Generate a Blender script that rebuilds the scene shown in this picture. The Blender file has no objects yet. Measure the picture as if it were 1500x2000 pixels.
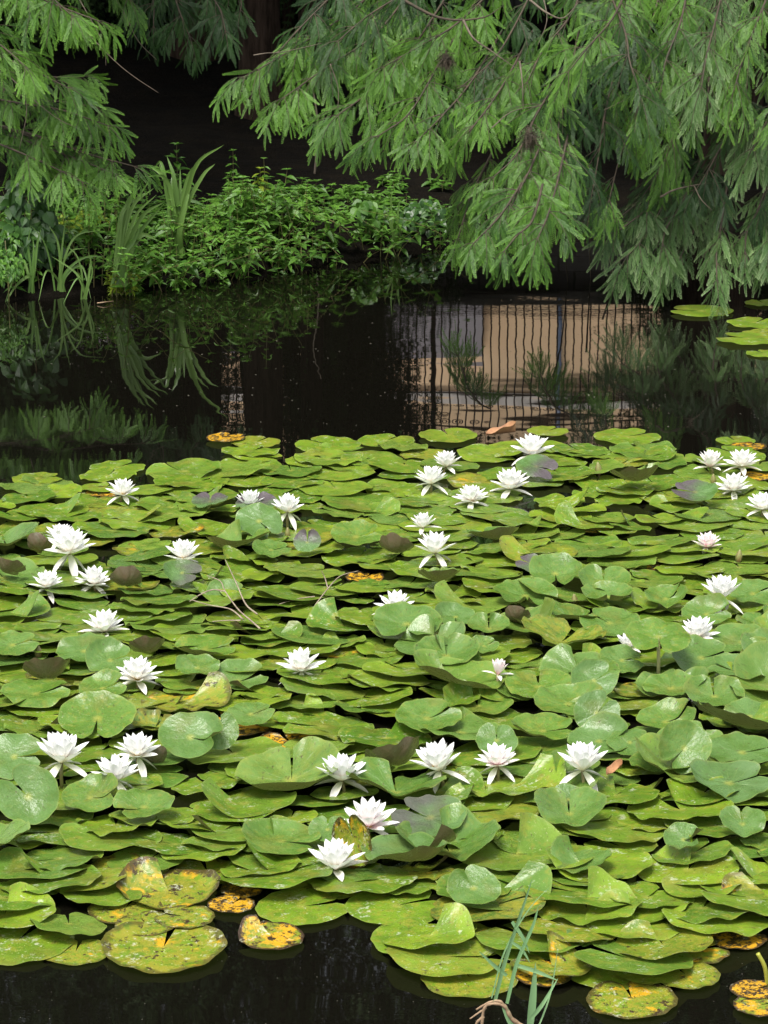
import bpy, math, random
import numpy as np
from mathutils import Vector, Matrix
R = math.radians
SC = bpy.context.scene
COL = SC.collection
random.seed(7); rng = np.random.default_rng(11)

# ------------------------------------------------------------------ camera, sky, sun, exposure
CAM_H, PITCH, FPX = 2.3, R(15.3), 5500.0
cam = bpy.data.cameras.new('camera'); camo = bpy.data.objects.new('camera', cam); COL.objects.link(camo)
camo.location = (0, 0, CAM_H); camo.rotation_euler = (math.pi/2 - PITCH, 0, 0)
cam.sensor_fit = 'HORIZONTAL'; cam.sensor_width = 36; cam.lens = FPX/1500*36
cam.clip_start = 0.1; cam.clip_end = 1000
SC.camera = camo
SUN_EL, SUN_AZ = R(64), R(205)          # azimuth clockwise from +Y: behind the camera, a little to the left
w = bpy.data.worlds.new('World'); SC.world = w; w.use_nodes = True
nt = w.node_tree; bg = nt.nodes['Background']
sky = nt.nodes.new('ShaderNodeTexSky'); sky.sky_type = 'NISHITA'; sky.sun_disc = False
sky.sun_elevation = SUN_EL; sky.sun_rotation = SUN_AZ; sky.air_density = 1.2; sky.dust_density = 4.0; sky.ozone_density = 0.6
hs = nt.nodes.new('ShaderNodeHueSaturation'); hs.inputs['Saturation'].default_value = 0.3
nt.links.new(sky.outputs[0], hs.inputs['Color']); nt.links.new(hs.outputs[0], bg.inputs['Color'])
bg.inputs['Strength'].default_value = 0.12
sl = bpy.data.lights.new('sun', 'SUN'); so = bpy.data.objects.new('sun', sl); COL.objects.link(so)
sl.energy = 2.0; sl.angle = R(20); sl.color = (1.0, 0.96, 0.9)
sd = Vector((math.sin(SUN_AZ)*math.cos(SUN_EL), math.cos(SUN_AZ)*math.cos(SUN_EL), math.sin(SUN_EL)))
so.rotation_euler = sd.to_track_quat('Z', 'Y').to_euler()
SC.view_settings.view_transform = 'Standard'; SC.view_settings.look = 'None'
SC.view_settings.exposure = 1.0; SC.view_settings.gamma = 1
SC.cycles.max_bounces = 6; SC.cycles.transparent_max_bounces = 4
SC.cycles.use_denoising = True

# ------------------------------------------------------------------ helpers
CP, SP = math.cos(PITCH), math.sin(PITCH)
def ray(px, py):
    x = (px-750)/FPX; y = (1000-py)/FPX
    return (x, CP + y*SP, -SP + y*CP)
def at_z(px, py, z=0.0):
    d = ray(px, py); t = (z-CAM_H)/d[2]
    return Vector((d[0]*t, d[1]*t, z))
def at_D(px, py, D):
    d = ray(px, py); t = D/d[1]
    return Vector((d[0]*t, D, CAM_H + d[2]*t))
def project(p):
    dx, dy, dz = p[0], p[1], p[2]-CAM_H
    f = dy*CP - dz*SP; u = dy*SP + dz*CP
    return 750 + FPX*dx/f, 1000 - FPX*u/f, f
def depression(py): return PITCH - math.atan((1000-py)/FPX)

def link(name, data, parent=None, loc=None):
    o = bpy.data.objects.new(name, data); COL.objects.link(o)
    if parent is not None: o.parent = parent
    if loc is not None: o.location = loc
    return o
def tag(o, label=None, cat=None, group=None, kind=None):
    if label: o['label'] = label
    if cat: o['category'] = cat
    if group: o['group'] = group
    if kind: o['kind'] = kind
    return o
def thing(name, loc, label, cat, group=None):
    o = bpy.data.objects.new(name, None); COL.objects.link(o); o.location = loc; o.empty_display_size = 0.05
    return tag(o, label, cat, group)
def mesh_np(name, V, F, mat, smooth=True, uv=None, attrs=None):
    """V (n,3); F list of (m,k) index arrays of one or more polygon sizes."""
    V = np.asarray(V, dtype=np.float32)
    if not isinstance(F, list): F = [F]
    F = [np.asarray(f, dtype=np.int32) for f in F if len(f)]
    me = bpy.data.meshes.new(name)
    me.vertices.add(len(V)); me.vertices.foreach_set('co', V.ravel())
    loops = np.concatenate([f.ravel() for f in F])
    tot = np.concatenate([np.full(len(f), f.shape[1], dtype=np.int32) for f in F])
    st = np.concatenate([[0], np.cumsum(tot)[:-1]]).astype(np.int32)
    me.loops.add(len(loops)); me.loops.foreach_set('vertex_index', loops)
    me.polygons.add(len(tot)); me.polygons.foreach_set('loop_start', st)
    me.update(calc_edges=True)
    me.polygons.foreach_set('use_smooth', np.full(len(tot), smooth))
    if uv is not None:
        l = me.uv_layers.new(name='UVMap'); l.data.foreach_set('uv', np.asarray(uv, dtype=np.float32)[loops].ravel())
    for k, a in (attrs or {}).items():
        at = me.attributes.new(k, 'FLOAT', 'POINT'); at.data.foreach_set('value', np.asarray(a, dtype=np.float32))
    if mat: me.materials.append(mat)
    return me
class MB:
    def __init__(s): s.V = []; s.Q = []; s.T = []; s.n = 0
    def add(s, V, Q=(), T=()):
        V = np.asarray(V, float).reshape(-1, 3)
        if len(Q): s.Q.append(np.asarray(Q, int)+s.n)
        if len(T): s.T.append(np.asarray(T, int)+s.n)
        s.V.append(V); s.n += len(V)
    def box(s, x0, x1, y0, y1, z0, z1):
        V = [(x, y, z) for x in (x0, x1) for y in (y0, y1) for z in (z0, z1)]
        s.add(V, [(0,1,3,2),(4,6,7,5),(0,4,5,1),(2,3,7,6),(0,2,6,4),(1,5,7,3)])
    def tube(s, P, rad, k=6, cap=True):
        P = np.asarray([tuple(p) for p in P], float); n = len(P)
        rad = np.broadcast_to(np.asarray(rad, float), (n,))
        T = np.gradient(P, axis=0); T /= np.linalg.norm(T, axis=1)[:, None]+1e-9
        up = np.array([0.13, 0.31, 0.94]); A = np.cross(T, up); nn = np.linalg.norm(A, axis=1)[:, None]
        A = np.where(nn > 0.05, A/np.maximum(nn, 1e-6), np.array([1, 0, 0])); B = np.cross(T, A)
        an = np.linspace(0, 2*np.pi, k, endpoint=False)
        V = P[:, None, :] + rad[:, None, None]*(np.cos(an)[None, :, None]*A[:, None, :] + np.sin(an)[None, :, None]*B[:, None, :])
        Q = [(i*k+j, i*k+(j+1) % k, (i+1)*k+(j+1) % k, (i+1)*k+j) for i in range(n-1) for j in range(k)]
        V = V.reshape(-1, 3); Tt = []
        if cap:
            V = np.vstack([V, P[:1], P[-1:]]); a, b = n*k, n*k+1
            Tt = [(a, (j+1) % k, j) for j in range(k)] + [(b, (n-1)*k+j, (n-1)*k+(j+1) % k) for j in range(k)]
        s.add(V, Q, Tt)
    def mesh(s, name, mat, smooth=True):
        F = []
        if s.Q: F.append(np.concatenate(s.Q))
        if s.T: F.append(np.concatenate(s.T))
        return mesh_np(name, np.concatenate(s.V), F, mat, smooth)
    def build(s, name, mat, parent=None, loc=None, smooth=True):
        return link(name, s.mesh(name, mat, smooth), parent, loc)
def catmull(P, n):
    P = [np.asarray(tuple(p), float) for p in P]
    P = [2*P[0]-P[1]] + P + [2*P[-1]-P[-2]]
    out = []
    for i in range(1, len(P)-2):
        for t in np.linspace(0, 1, n, endpoint=False):
            a, b, c, d = P[i-1], P[i], P[i+1], P[i+2]
            out.append(0.5*((2*b)+(-a+c)*t+(2*a-5*b+4*c-d)*t*t+(-a+3*b-3*c+d)*t**3))
    out.append(P[-2]); return np.array(out)
def unit(v):
    v = np.asarray(v, float); return v/(np.linalg.norm(v, axis=-1, keepdims=True)+1e-9)

# ------------------------------------------------------------------ materials
class NG:
    def __init__(s, name):
        s.m = bpy.data.materials.new(name); s.m.use_nodes = True; s.t = s.m.node_tree
        s.b = s.t.nodes['Principled BSDF']; s.out = s.t.nodes['Material Output']
    def n(s, typ, **kw):
        x = s.t.nodes.new(typ)
        for k, v in kw.items(): setattr(x, k, v)
        return x
    def l(s, a, b): s.t.links.new(a, b)
    def put(s, sock, v):
        if hasattr(v, 'is_linked') or isinstance(v, bpy.types.NodeSocket): s.l(v, sock)
        else: sock.default_value = v
    def math(s, op, a, b=0.0, c=None, clamp=False):
        x = s.n('ShaderNodeMath', operation=op); x.use_clamp = clamp
        s.put(x.inputs[0], a); s.put(x.inputs[1], b)
        if c is not None: s.put(x.inputs[2], c)
        return x.outputs[0]
    def attr(s, name):
        x = s.n('ShaderNodeAttribute'); x.attribute_name = name; return x.outputs['Fac']
    def mix(s, f, a, b, blend='MIX'):
        x = s.n('ShaderNodeMix', data_type='RGBA', blend_type=blend)
        s.put(x.inputs['Factor'], f)
        for sk, v in ((x.inputs[6], a), (x.inputs[7], b)):
            s.put(sk, (*v, 1) if isinstance(v, tuple) and len(v) == 3 else v)
        return x.outputs[2]
    def noise(s, vec, scale, detail=3, rough=0.5, out='Fac'):
        x = s.n('ShaderNodeTexNoise'); s.put(x.inputs['Scale'], scale)
        x.inputs['Detail'].default_value = detail; x.inputs['Roughness'].default_value = rough
        if vec is not None: s.l(vec, x.inputs['Vector'])
        return x.outputs[out]
    def step(s, v, lo, hi):
        x = s.n('ShaderNodeMapRange', interpolation_type='SMOOTHSTEP')
        s.put(x.inputs['Value'], v); s.put(x.inputs['From Min'], lo); s.put(x.inputs['From Max'], hi)
        return x.outputs[0]
    def bump(s, h, strength, dist=0.01):
        x = s.n('ShaderNodeBump'); x.inputs['Strength'].default_value = strength; x.inputs['Distance'].default_value = dist
        s.l(h, x.inputs['Height']); s.l(x.outputs[0], s.b.inputs['Normal']); return x.outputs[0]
    def translucent(s, col, fac, normal=None):
        t = s.n('ShaderNodeBsdfTranslucent'); s.put(t.inputs['Color'], col)
        mx = s.n('ShaderNodeMixShader'); mx.inputs[0].default_value = fac
        s.l(s.b.outputs[0], mx.inputs[1]); s.l(t.outputs[0], mx.inputs[2]); s.l(mx.outputs[0], s.out.inputs[0])

def pad_material():
    g = NG('lily_pad_leaf')
    uvn = g.n('ShaderNodeUVMap'); uvn.uv_map = 'UVMap'; uv = uvn.outputs[0]
    tint, decay, grey, seed = g.attr('tint'), g.attr('decay'), g.attr('grey'), g.attr('seed')
    off = g.n('ShaderNodeCombineXYZ'); g.l(seed, off.inputs[0]); g.l(g.math('MULTIPLY', seed, 1.7), off.inputs[1]); g.l(seed, off.inputs[2])
    ad = g.n('ShaderNodeVectorMath', operation='ADD'); g.l(uv, ad.inputs[0]); g.l(off.outputs[0], ad.inputs[1]); P = ad.outputs[0]
    sp = g.n('ShaderNodeSeparateXYZ'); g.l(uv, sp.inputs[0])
    ln = g.n('ShaderNodeVectorMath', operation='LENGTH'); g.l(uv, ln.inputs[0]); r = ln.outputs['Value']
    ang = g.math('ARCTAN2', sp.outputs[1], sp.outputs[0])
    warp = g.noise(P, 2.0, 2)
    a2 = g.math('MULTIPLY_ADD', warp, 0.5, ang)
    v1 = g.math('ABSOLUTE', g.math('SINE', g.math('MULTIPLY', a2, 9.0)))
    vein = g.step(v1, 0.13, 0.0)                                    # thin radial veins
    vein = g.math('MULTIPLY', vein, g.step(r, 1.0, 0.15))
    green = g.mix(tint, (0.095, 0.205, 0.014), (0.225, 0.345, 0.022))
    green = g.mix(grey, green, (0.115, 0.215, 0.070))
    n1 = g.noise(P, 1.6, 3)
    green = g.mix(g.math('MULTIPLY', g.step(n1, 0.38, 0.65), 0.55), green, (0.065, 0.145, 0.012))
    nb = g.noise(P, 0.9, 2)                                        # olive and rusty flush of old leaves
    green = g.mix(g.math('MULTIPLY', g.step(nb, 0.55, 0.72), g.math('MULTIPLY_ADD', grey, -0.3, 0.45)), green, (0.20, 0.155, 0.03))
    green = g.mix(g.math('MULTIPLY', vein, g.math('MULTIPLY_ADD', grey, 0.3, 0.40)), green, (0.30, 0.43, 0.12))
    ctr = g.step(r, 0.2, 0.0)
    green = g.mix(g.math('MULTIPLY', ctr, 0.7), green, (0.34, 0.36, 0.07))
    rim = g.step(r, 0.93, 1.0)
    green = g.mix(g.math('MULTIPLY', rim, 0.35), green, (0.27, 0.33, 0.08))
    green = g.mix(g.math('MULTIPLY', g.step(grey, 0.88, 0.98), g.step(g.math('MULTIPLY_ADD', n1, 1.6, sp.outputs[0]), 0.1, 1.5)), green, (0.11, 0.09, 0.10))  # greyest pads: sky reflection painted in as slate colour, growing across the leaf
    # algae / scum staining
    n2 = g.noise(P, 4.5, 6, 0.7)
    old = g.math('MULTIPLY_ADD', grey, -1.2, 1.0, clamp=True)
    stain = g.math('MULTIPLY', g.step(n2, 0.50, 0.62), old)
    green = g.mix(g.math('MULTIPLY', stain, 0.6), green, (0.30, 0.30, 0.035))
    stain2 = g.math('MULTIPLY', g.step(g.noise(P, 9.0, 5, 0.75), 0.56, 0.66), old)
    green = g.mix(g.math('MULTIPLY', stain2, 0.55), green, (0.10, 0.10, 0.02))
    # yellowing and rot
    n3 = g.noise(P, 1.3, 4, 0.6); n4 = g.noise(P, 3.6, 6, 0.75)
    green = g.mix(g.math('MULTIPLY', g.step(decay, 0.1, 0.4), g.step(g.noise(P, 5.5, 5, 0.7), 0.38, 0.60)), green, (0.29, 0.28, 0.03))
    ythr = g.math('MULTIPLY_ADD', decay, -0.75, 0.90)
    yel = g.math('MULTIPLY', g.step(n3, ythr, g.math('ADD', ythr, 0.10)), g.step(decay, 0.05, 0.2))
    ycol = g.mix(n4, (0.78, 0.33, 0.012), (0.66, 0.45, 0.03))
    c = g.mix(g.math('MULTIPLY', yel, 0.9), green, ycol)
    bthr = g.math('MULTIPLY_ADD', decay, -0.20, 0.665)
    bro = g.step(n4, bthr, g.math('ADD', bthr, 0.03))
    bro = g.math('MULTIPLY', bro, g.step(decay, 0.08, 0.3))
    edge = g.math('MULTIPLY', g.step(g.math('MULTIPLY_ADD', n4, 0.55, r), 1.10, 1.22), g.step(decay, 0.15, 0.6))
    c = g.mix(g.math('MAXIMUM', bro, edge), c, (0.05, 0.028, 0.015))
    # thin brown streaks, as snails leave
    st = g.n('ShaderNodeVectorMath', operation='MULTIPLY'); g.l(P, st.inputs[0]); st.inputs[1].default_value = (3, 11, 1)
    n5 = g.noise(st.outputs[0], 2.2, 3)
    c = g.mix(g.math('MULTIPLY', g.step(n5, 0.66, 0.69), 0.8), c, (0.07, 0.05, 0.02))
    # white flecks, and pale scum film painted in as glossy highlights
    n6 = g.noise(P, 22.0, 3); n7 = g.noise(P, 2.0, 4, 0.7)
    fl = g.step(n6, 0.655, 0.69)
    c = g.mix(g.math('MULTIPLY', fl, g.math('MULTIPLY_ADD', grey, -0.8, 0.7, clamp=True)), c, (0.5, 0.55, 0.25))
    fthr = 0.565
    film_sheen = g.math('MULTIPLY', g.step(n7, fthr, fthr+0.04), g.step(g.noise(P, 11.0, 4, 0.7), 0.48, 0.6))
    film_sheen = g.math('MULTIPLY', film_sheen, g.math('MULTIPLY_ADD', grey, -1.8, 0.85, clamp=True))
    c = g.mix(g.math('MULTIPLY', film_sheen, 0.7), c, (0.58, 0.62, 0.46))
    geo = g.n('ShaderNodeNewGeometry')
    under = g.mix(g.noise(P, 2.5, 3), (0.10, 0.105, 0.05), (0.13, 0.065, 0.05))
    under = g.mix(g.math('MULTIPLY', vein, 0.5), under, (0.16, 0.12, 0.05))
    c = g.mix(geo.outputs['Backfacing'], c, under)
    g.l(c, g.b.inputs['Base Color'])
    g.l(g.math('MULTIPLY_ADD', n2, 0.35, g.math('MULTIPLY_ADD', grey, -0.07, 0.15)), g.b.inputs['Roughness'])
    g.b.inputs['IOR'].default_value = 1.45
    g.b.inputs['Specular IOR Level'].default_value = 0.55
    h = g.math('ADD', g.math('MULTIPLY', vein, -0.35), g.math('MULTIPLY', g.noise(P, 7.0, 4, 0.6), 1.2))
    h = g.math('ADD', h, g.math('MULTIPLY', bro, 0.5))
    g.bump(h, 0.45, 0.004)
    tr = g.mix(0.5, c, (0.16, 0.30, 0.02)); g.translucent(tr, 0.22)
    return g.m

def leaf_material(name, c1, c2, rough=0.45, trans=0.25, spec=0.4, c3=None):
    g = NG(name); t = g.attr('tint')
    co = g.n('ShaderNodeTexCoord').outputs['Object']
    c = g.mix(t, c1, c2)
    if c3: c = g.mix(g.step(g.attr('tip'), 0.35, 1.0), c, c3)
    n = g.noise(co, 1.7, 2)
    c = g.mix(g.math('MULTIPLY', g.step(n, 0.4, 0.7), 0.35), c, tuple(0.6*x for x in c1))
    g.l(c, g.b.inputs['Base Color']); g.b.inputs['Roughness'].default_value = rough
    g.b.inputs['Specular IOR Level'].default_value = spec
    g.translucent(c, trans); return g.m
def plain(name, c, rough=0.6, c2=None, scale=8, bump=0.0, metal=0.0, spec=0.5):
    g = NG(name); co = g.n('ShaderNodeTexCoord').outputs['Object']
    n = g.noise(co, scale, 5, 0.6)
    g.l(g.mix(g.step(n, 0.3, 0.7), c, c2 or tuple(0.7*x for x in c)), g.b.inputs['Base Color'])
    g.b.inputs['Roughness'].default_value = rough; g.b.inputs['Metallic'].default_value = metal
    g.b.inputs['Specular IOR Level'].default_value = spec
    if bump: g.bump(n, bump, 0.02)
    return g.m
def petal_material(name, base, tip):
    g = NG(name); uvn = g.n('ShaderNodeUVMap'); uvn.uv_map = 'UVMap'
    sp = g.n('ShaderNodeSeparateXYZ'); g.l(uvn.outputs[0], sp.inputs[0])
    c = g.mix(g.step(sp.outputs[0], 0.0, 0.55), base, tip)
    ribs = g.math('SINE', g.math('MULTIPLY', sp.outputs[1], 60.0))
    g.l(c, g.b.inputs['Base Color']); g.b.inputs['Roughness'].default_value = 0.5
    g.bump(ribs, 0.12, 0.001); g.translucent(c, 0.22); return g.m
def bark_material(name, c1, c2):
    g = NG(name); co = g.n('ShaderNodeTexCoord').outputs['Object']
    mp = g.n('ShaderNodeMapping'); mp.inputs['Scale'].default_value = (9, 9, 1.2); g.l(co, mp.inputs[0])
    n = g.noise(mp.outputs[0], 3, 6, 0.65)
    g.l(g.mix(g.step(n, 0.35, 0.65), c1, c2), g.b.inputs['Base Color']); g.b.inputs['Roughness'].default_value = 1.0; g.b.inputs['Specular IOR Level'].default_value = 0.08
    g.bump(n, 0.8, 0.03); return g.m
def water_material():
    g = NG('pond_water'); co = g.n('ShaderNodeTexCoord').outputs['Object']
    g.b.inputs['Base Color'].default_value = (0.004, 0.0036, 0.0025, 1)
    g.b.inputs['Roughness'].default_value = 0.015; g.b.inputs['IOR'].default_value = 1.36
    g.b.inputs['Specular IOR Level'].default_value = 1.0
    mp = g.n('ShaderNodeMapping'); mp.inputs['Scale'].default_value = (1.0, 2.2, 1); g.l(co, mp.inputs[0])
    n1 = g.noise(mp.outputs[0], 1.1, 2, 0.4); n2 = g.noise(mp.outputs[0], 22.0, 2, 0.5)
    # breeze ruffles only some stretches
    ru = g.step(g.noise(co, 0.55, 2), 0.40, 0.62)
    h = g.math('ADD', g.math('MULTIPLY', n1, 0.7), g.math('MULTIPLY', g.math('MULTIPLY', n2, ru), 0.028))
    g.bump(h, 0.30, 0.0085); return g.m
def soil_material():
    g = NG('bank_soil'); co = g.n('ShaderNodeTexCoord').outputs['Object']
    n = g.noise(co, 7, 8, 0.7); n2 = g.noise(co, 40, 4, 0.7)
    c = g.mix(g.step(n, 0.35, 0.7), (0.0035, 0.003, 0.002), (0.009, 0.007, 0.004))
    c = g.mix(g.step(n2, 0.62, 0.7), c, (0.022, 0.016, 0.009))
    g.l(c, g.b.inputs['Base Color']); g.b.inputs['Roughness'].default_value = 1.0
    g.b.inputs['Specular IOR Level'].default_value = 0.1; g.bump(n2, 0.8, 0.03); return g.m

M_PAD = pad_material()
M_NEEDLE = leaf_material('redwood_needles', (0.030, 0.095, 0.010), (0.105, 0.245, 0.024), 0.5, 0.18, 0.35, (0.155, 0.33, 0.032))
M_NEEDLE_DEEP = leaf_material('shaded_redwood_needles', (0.014, 0.045, 0.009), (0.032, 0.088, 0.015), 0.5, 0.15, 0.3)  # darker copy of the needle colour, shade painted in for back boughs
M_NEEDLE_DUSTY = leaf_material('dusty_redwood_needles', (0.045, 0.11, 0.025), (0.10, 0.21, 0.045), 0.55, 0.18, 0.4, (0.33, 0.45, 0.20))
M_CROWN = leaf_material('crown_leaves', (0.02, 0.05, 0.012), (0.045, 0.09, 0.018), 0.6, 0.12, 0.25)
M_HERB = leaf_material('herb_leaves', (0.04, 0.12, 0.014), (0.12, 0.27, 0.03), 0.45, 0.25, 0.4)
M_HERB_YELLOW = leaf_material('yellow_green_leaves', (0.16, 0.26, 0.02), (0.26, 0.34, 0.03), 0.5, 0.3, 0.3)
M_BROAD = leaf_material('broad_leaves', (0.025, 0.075, 0.015), (0.05, 0.13, 0.02), 0.4, 0.18, 0.5)
M_STRAP = leaf_material('strap_leaves', (0.09, 0.18, 0.035), (0.16, 0.28, 0.06), 0.35, 0.2, 0.5)
M_GRASS = leaf_material('grass_blades', (0.12, 0.24, 0.05), (0.20, 0.34, 0.08), 0.45, 0.25, 0.4)
M_REED = leaf_material('reed_blades', (0.20, 0.38, 0.16), (0.28, 0.46, 0.22), 0.5, 0.3, 0.3)
M_TWIG = plain('twig_bark', (0.07, 0.05, 0.03), 0.8, (0.035, 0.03, 0.018), 30, 0.3)
M_PALE_TWIG = plain('dry_twig', (0.33, 0.27, 0.2), 0.8, (0.2, 0.15, 0.11), 40, 0.3)
M_GREY_TWIG = plain('grey_twig', (0.15, 0.12, 0.085), 0.8, (0.09, 0.07, 0.05), 40, 0.3)
M_BARK = bark_material('redwood_bark', (0.020, 0.014, 0.010), (0.055, 0.038, 0.028))
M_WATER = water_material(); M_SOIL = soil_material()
M_WHITE = petal_material('white_petal', (0.86, 0.78, 0.62), (0.92, 0.92, 0.90))
M_BLUSH = petal_material('blush_petal', (0.85, 0.60, 0.60), (0.92, 0.90, 0.88))
M_PINK = petal_material('pink_petal', (0.88, 0.42, 0.50), (0.93, 0.84, 0.84))
M_SEPAL = petal_material('sepal', (0.55, 0.60, 0.35), (0.86, 0.84, 0.76))
M_STAMEN = plain('stamen', (0.85, 0.60, 0.08), 0.5, (0.75, 0.5, 0.05), 50)
M_STALK = plain('lily_stalk', (0.22, 0.26, 0.07), 0.4, (0.20, 0.15, 0.07), 12)
M_BUD = plain('bud_skin', (0.20, 0.24, 0.07), 0.45, (0.22, 0.12, 0.06), 22)
M_DRY = plain('dry_leaf', (0.42, 0.22, 0.10), 0.7, (0.25, 0.12, 0.06), 25, 0.4)
M_ROOT = plain('root_bark', (0.36, 0.25, 0.15), 0.75, (0.22, 0.14, 0.08), 40, 0.3)
M_FLECK = plain('pale_fleck', (0.26, 0.25, 0.19), 0.7, (0.15, 0.14, 0.1), 30)

# ------------------------------------------------------------------ setting: ground, water
def shore(x):            # distance of the far waterline at world x
    xs = [-40, -6, -1.7, -1.1, -0.55, 0.0, 0.35, 0.8, 1.6, 6, 40]
    ys = [12.0, 11.6, 11.75, 12.05, 12.45, 12.9, 13.25, 13.5, 13.6, 13.4, 14]
    return np.interp(x, xs, ys)
def ground_z(x, y):
    x = np.asarray(x, float); y = np.asarray(y, float)
    s = y - shore(x)
    far = np.where(s < 0, np.maximum(s*0.9, -0.7), np.where(s < 0.4, s*0.32, 0.128 + (s-0.4)*0.062))
    far = np.minimum(far, 0.75) + np.where(s > 0.1, 0.02*np.sin(x*7+y*5)*np.sin(y*6-x*3), 0)
    near = np.clip((3.0-y)*0.5, -0.7, 0.7)
    side = np.clip((np.abs(x)-24)*0.4, -0.7, 0.5)
    return np.maximum(np.maximum(far, near), side)
xs = np.unique(np.concatenate([np.linspace(-200, -8, 14), np.linspace(-8, 8, 110), np.linspace(8, 200, 14)]))
ys = np.unique(np.concatenate([np.linspace(-200, 0, 10), np.linspace(0, 11, 16), np.linspace(11, 21, 90), np.linspace(21, 400, 14)]))
X, Y = np.meshgrid(xs, ys); Z = ground_z(X, Y)
nx, ny = len(xs), len(ys)
idx = np.arange(nx*ny).reshape(ny, nx)
Q = np.stack([idx[:-1, :-1], idx[:-1, 1:], idx[1:, 1:], idx[1:, :-1]], -1).reshape(-1, 4)
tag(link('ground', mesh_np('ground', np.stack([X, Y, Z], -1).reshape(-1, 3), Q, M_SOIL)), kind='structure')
tag(link('water', mesh_np('water', [(-26, -2, 0), (26, -2, 0), (26, 16, 0), (-26, 16, 0)], np.array([[0, 1, 2, 3]]), M_WATER)), kind='structure')

# ------------------------------------------------------------------ yard behind the trees: retaining wall, fence, building (seen mirrored in the pond)
g = NG('grey_block_wall'); co = g.n('ShaderNodeTexCoord').outputs['Object']
mp = g.n('ShaderNodeMapping'); mp.inputs['Rotation'].default_value = (R(90), 0, 0); g.l(co, mp.inputs[0])
br = g.n('ShaderNodeTexBrick'); g.l(mp.outputs[0], br.inputs[0]); br.inputs['Scale'].default_value = 2.2
br.inputs['Color1'].default_value = (0.26, 0.25, 0.26, 1); br.inputs['Color2'].default_value = (0.20, 0.19, 0.21, 1); br.inputs['Mortar'].default_value = (0.12, 0.12, 0.12, 1)
g.l(br.outputs[0], g.b.inputs['Base Color']); g.b.inputs['Roughness'].default_value = 0.9; M_BLOCK = g.m
m = MB(); m.box(-9, 9, 19.9, 20.3, 0.3, 1.52)
rw = m.build('retaining_wall', M_BLOCK); m = MB(); m.box(-9.05, 9.05, 19.85, 20.35, 1.52, 1.60)
tag(rw, 'grey block retaining wall under the iron railing, mirrored in the pond', 'wall'); m.build('coping', plain('coping', (0.4, 0.38, 0.36), 0.8), rw, smooth=False)
M_IRON = plain('painted_iron', (0.045, 0.035, 0.035), 0.5, (0.09, 0.04, 0.03), 20)
fe = thing('iron_fence', (0, 20.1, 1.6), 'dark iron railing with scrolled top on the grey wall, mirrored in the pond', 'fence')
FH = 0.93
for zz in (0.08, FH-0.22, FH-0.02):
    m = MB(); m.box(-2.7, 3.1, -0.012, 0.012, zz, zz+0.028); m.build('rail', M_IRON, fe, smooth=False)
barm = MB(); barm.tube([(0, 0, 0.0), (0, 0, FH+0.03)], 0.006, 6); bd = barm.mesh('bar', M_IRON)
for i in range(-44, 52):
    if i % 28 == 6: continue
    link('bar', bd, fe, (i*0.06, 0.02, 0))
pm = MB(); pm.box(-0.018, 0.018, -0.018, 0.018, 0, FH+0.1); pm.box(-0.026, 0.026, -0.026, 0.026, FH+0.1, FH+0.13); pd = pm.mesh('post', M_IRON, False)
for i in range(-44, 52):
    if i % 28 == 6: link('post', pd, fe, (i*0.06, 0, 0))
sm = MB()
for s_ in (1, -1):
    t = np.linspace(0, 3.6*np.pi, 30); rr = 0.045*np.exp(-t*0.13)
    sm.tube(np.stack([s_*(0.052-rr*np.cos(t)), np.zeros(30), FH-0.11+rr*np.sin(t)], -1), 0.006, 5)
scd = sm.mesh('scroll', M_IRON)
for i in range(-11, 14): link('scroll', scd, fe, (i*0.22+0.055, -0.01, 0))
M_TAN = plain('tan_render', (0.94, 0.69, 0.43), 0.85, (0.88, 0.62, 0.38), 1.2, 0.05)
M_PALE = plain('pale_trim', (0.75, 0.70, 0.65), 0.8)
M_DARKGLASS = plain('window_glass', (0.03, 0.035, 0.04), 0.08)
M_GREYW = plain('grey_render', (0.36, 0.33, 0.35), 0.85, (0.3, 0.28, 0.3), 1.5)
b_ = thing('tan_house', (0, 24.5, 0.6), 'tan rendered house behind the iron railing, seen only mirrored in the pond', 'house')
m = MB(); m.box(-9, 9, 0, 6, 0, 4.0); m.build('wall', M_TAN, b_, smooth=False)
m = MB(); m.box(-9.003, 0.87, -0.25, -0.003, 0, 2.35); m.build('annex', M_GREYW, b_, smooth=False)
m = MB(); m.box(-9.2, 9.2, -0.35, 6.2, 4.0, 4.2)
m.add([(-9.2,-0.35,4.2),(9.2,-0.35,4.2),(9.2,6.2,4.2),(-9.2,6.2,4.2),(-6.5,2.9,5.4),(6.5,2.9,5.4)], [(0,1,5,4),(2,3,4,5)], [(1,2,5),(3,0,4)])
m.build('roof', plain('roof_tiles', (0.22, 0.09, 0.06), 0.8, None, 10, 0.3), b_, smooth=False)
m = MB(); m.tube([(1.55, -0.06, 0), (1.55, -0.06, 4.0)], 0.022, 8); m.build('downpipe', plain('blue_pipe', (0.10, 0.14, 0.22), 0.5), b_)
m = MB(); m.box(-9.01, 9.01, -0.05, -0.002, 2.70, 2.80); m.build('band', M_PALE, b_, smooth=False)
for wx in (-6.5, -3.5, 3.6, 6.5):
    m = MB(); m.box(wx-0.55, wx-0.47, -0.07, 0.0, 1.7, 3.0) if False else None
    m = MB(); m.box(wx-0.5, wx+0.5, -0.06, -0.052, 2.85, 3.75); f_ = m.build('window', M_PALE, b_, smooth=False)
    m = MB(); m.box(wx-0.43, wx-0.03, -0.075, -0.062, 2.92, 3.68); m.box(wx+0.03, wx+0.43, -0.075, -0.062, 2.92, 3.68); m.build('pane', M_DARKGLASS, f_, smooth=False)

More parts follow.
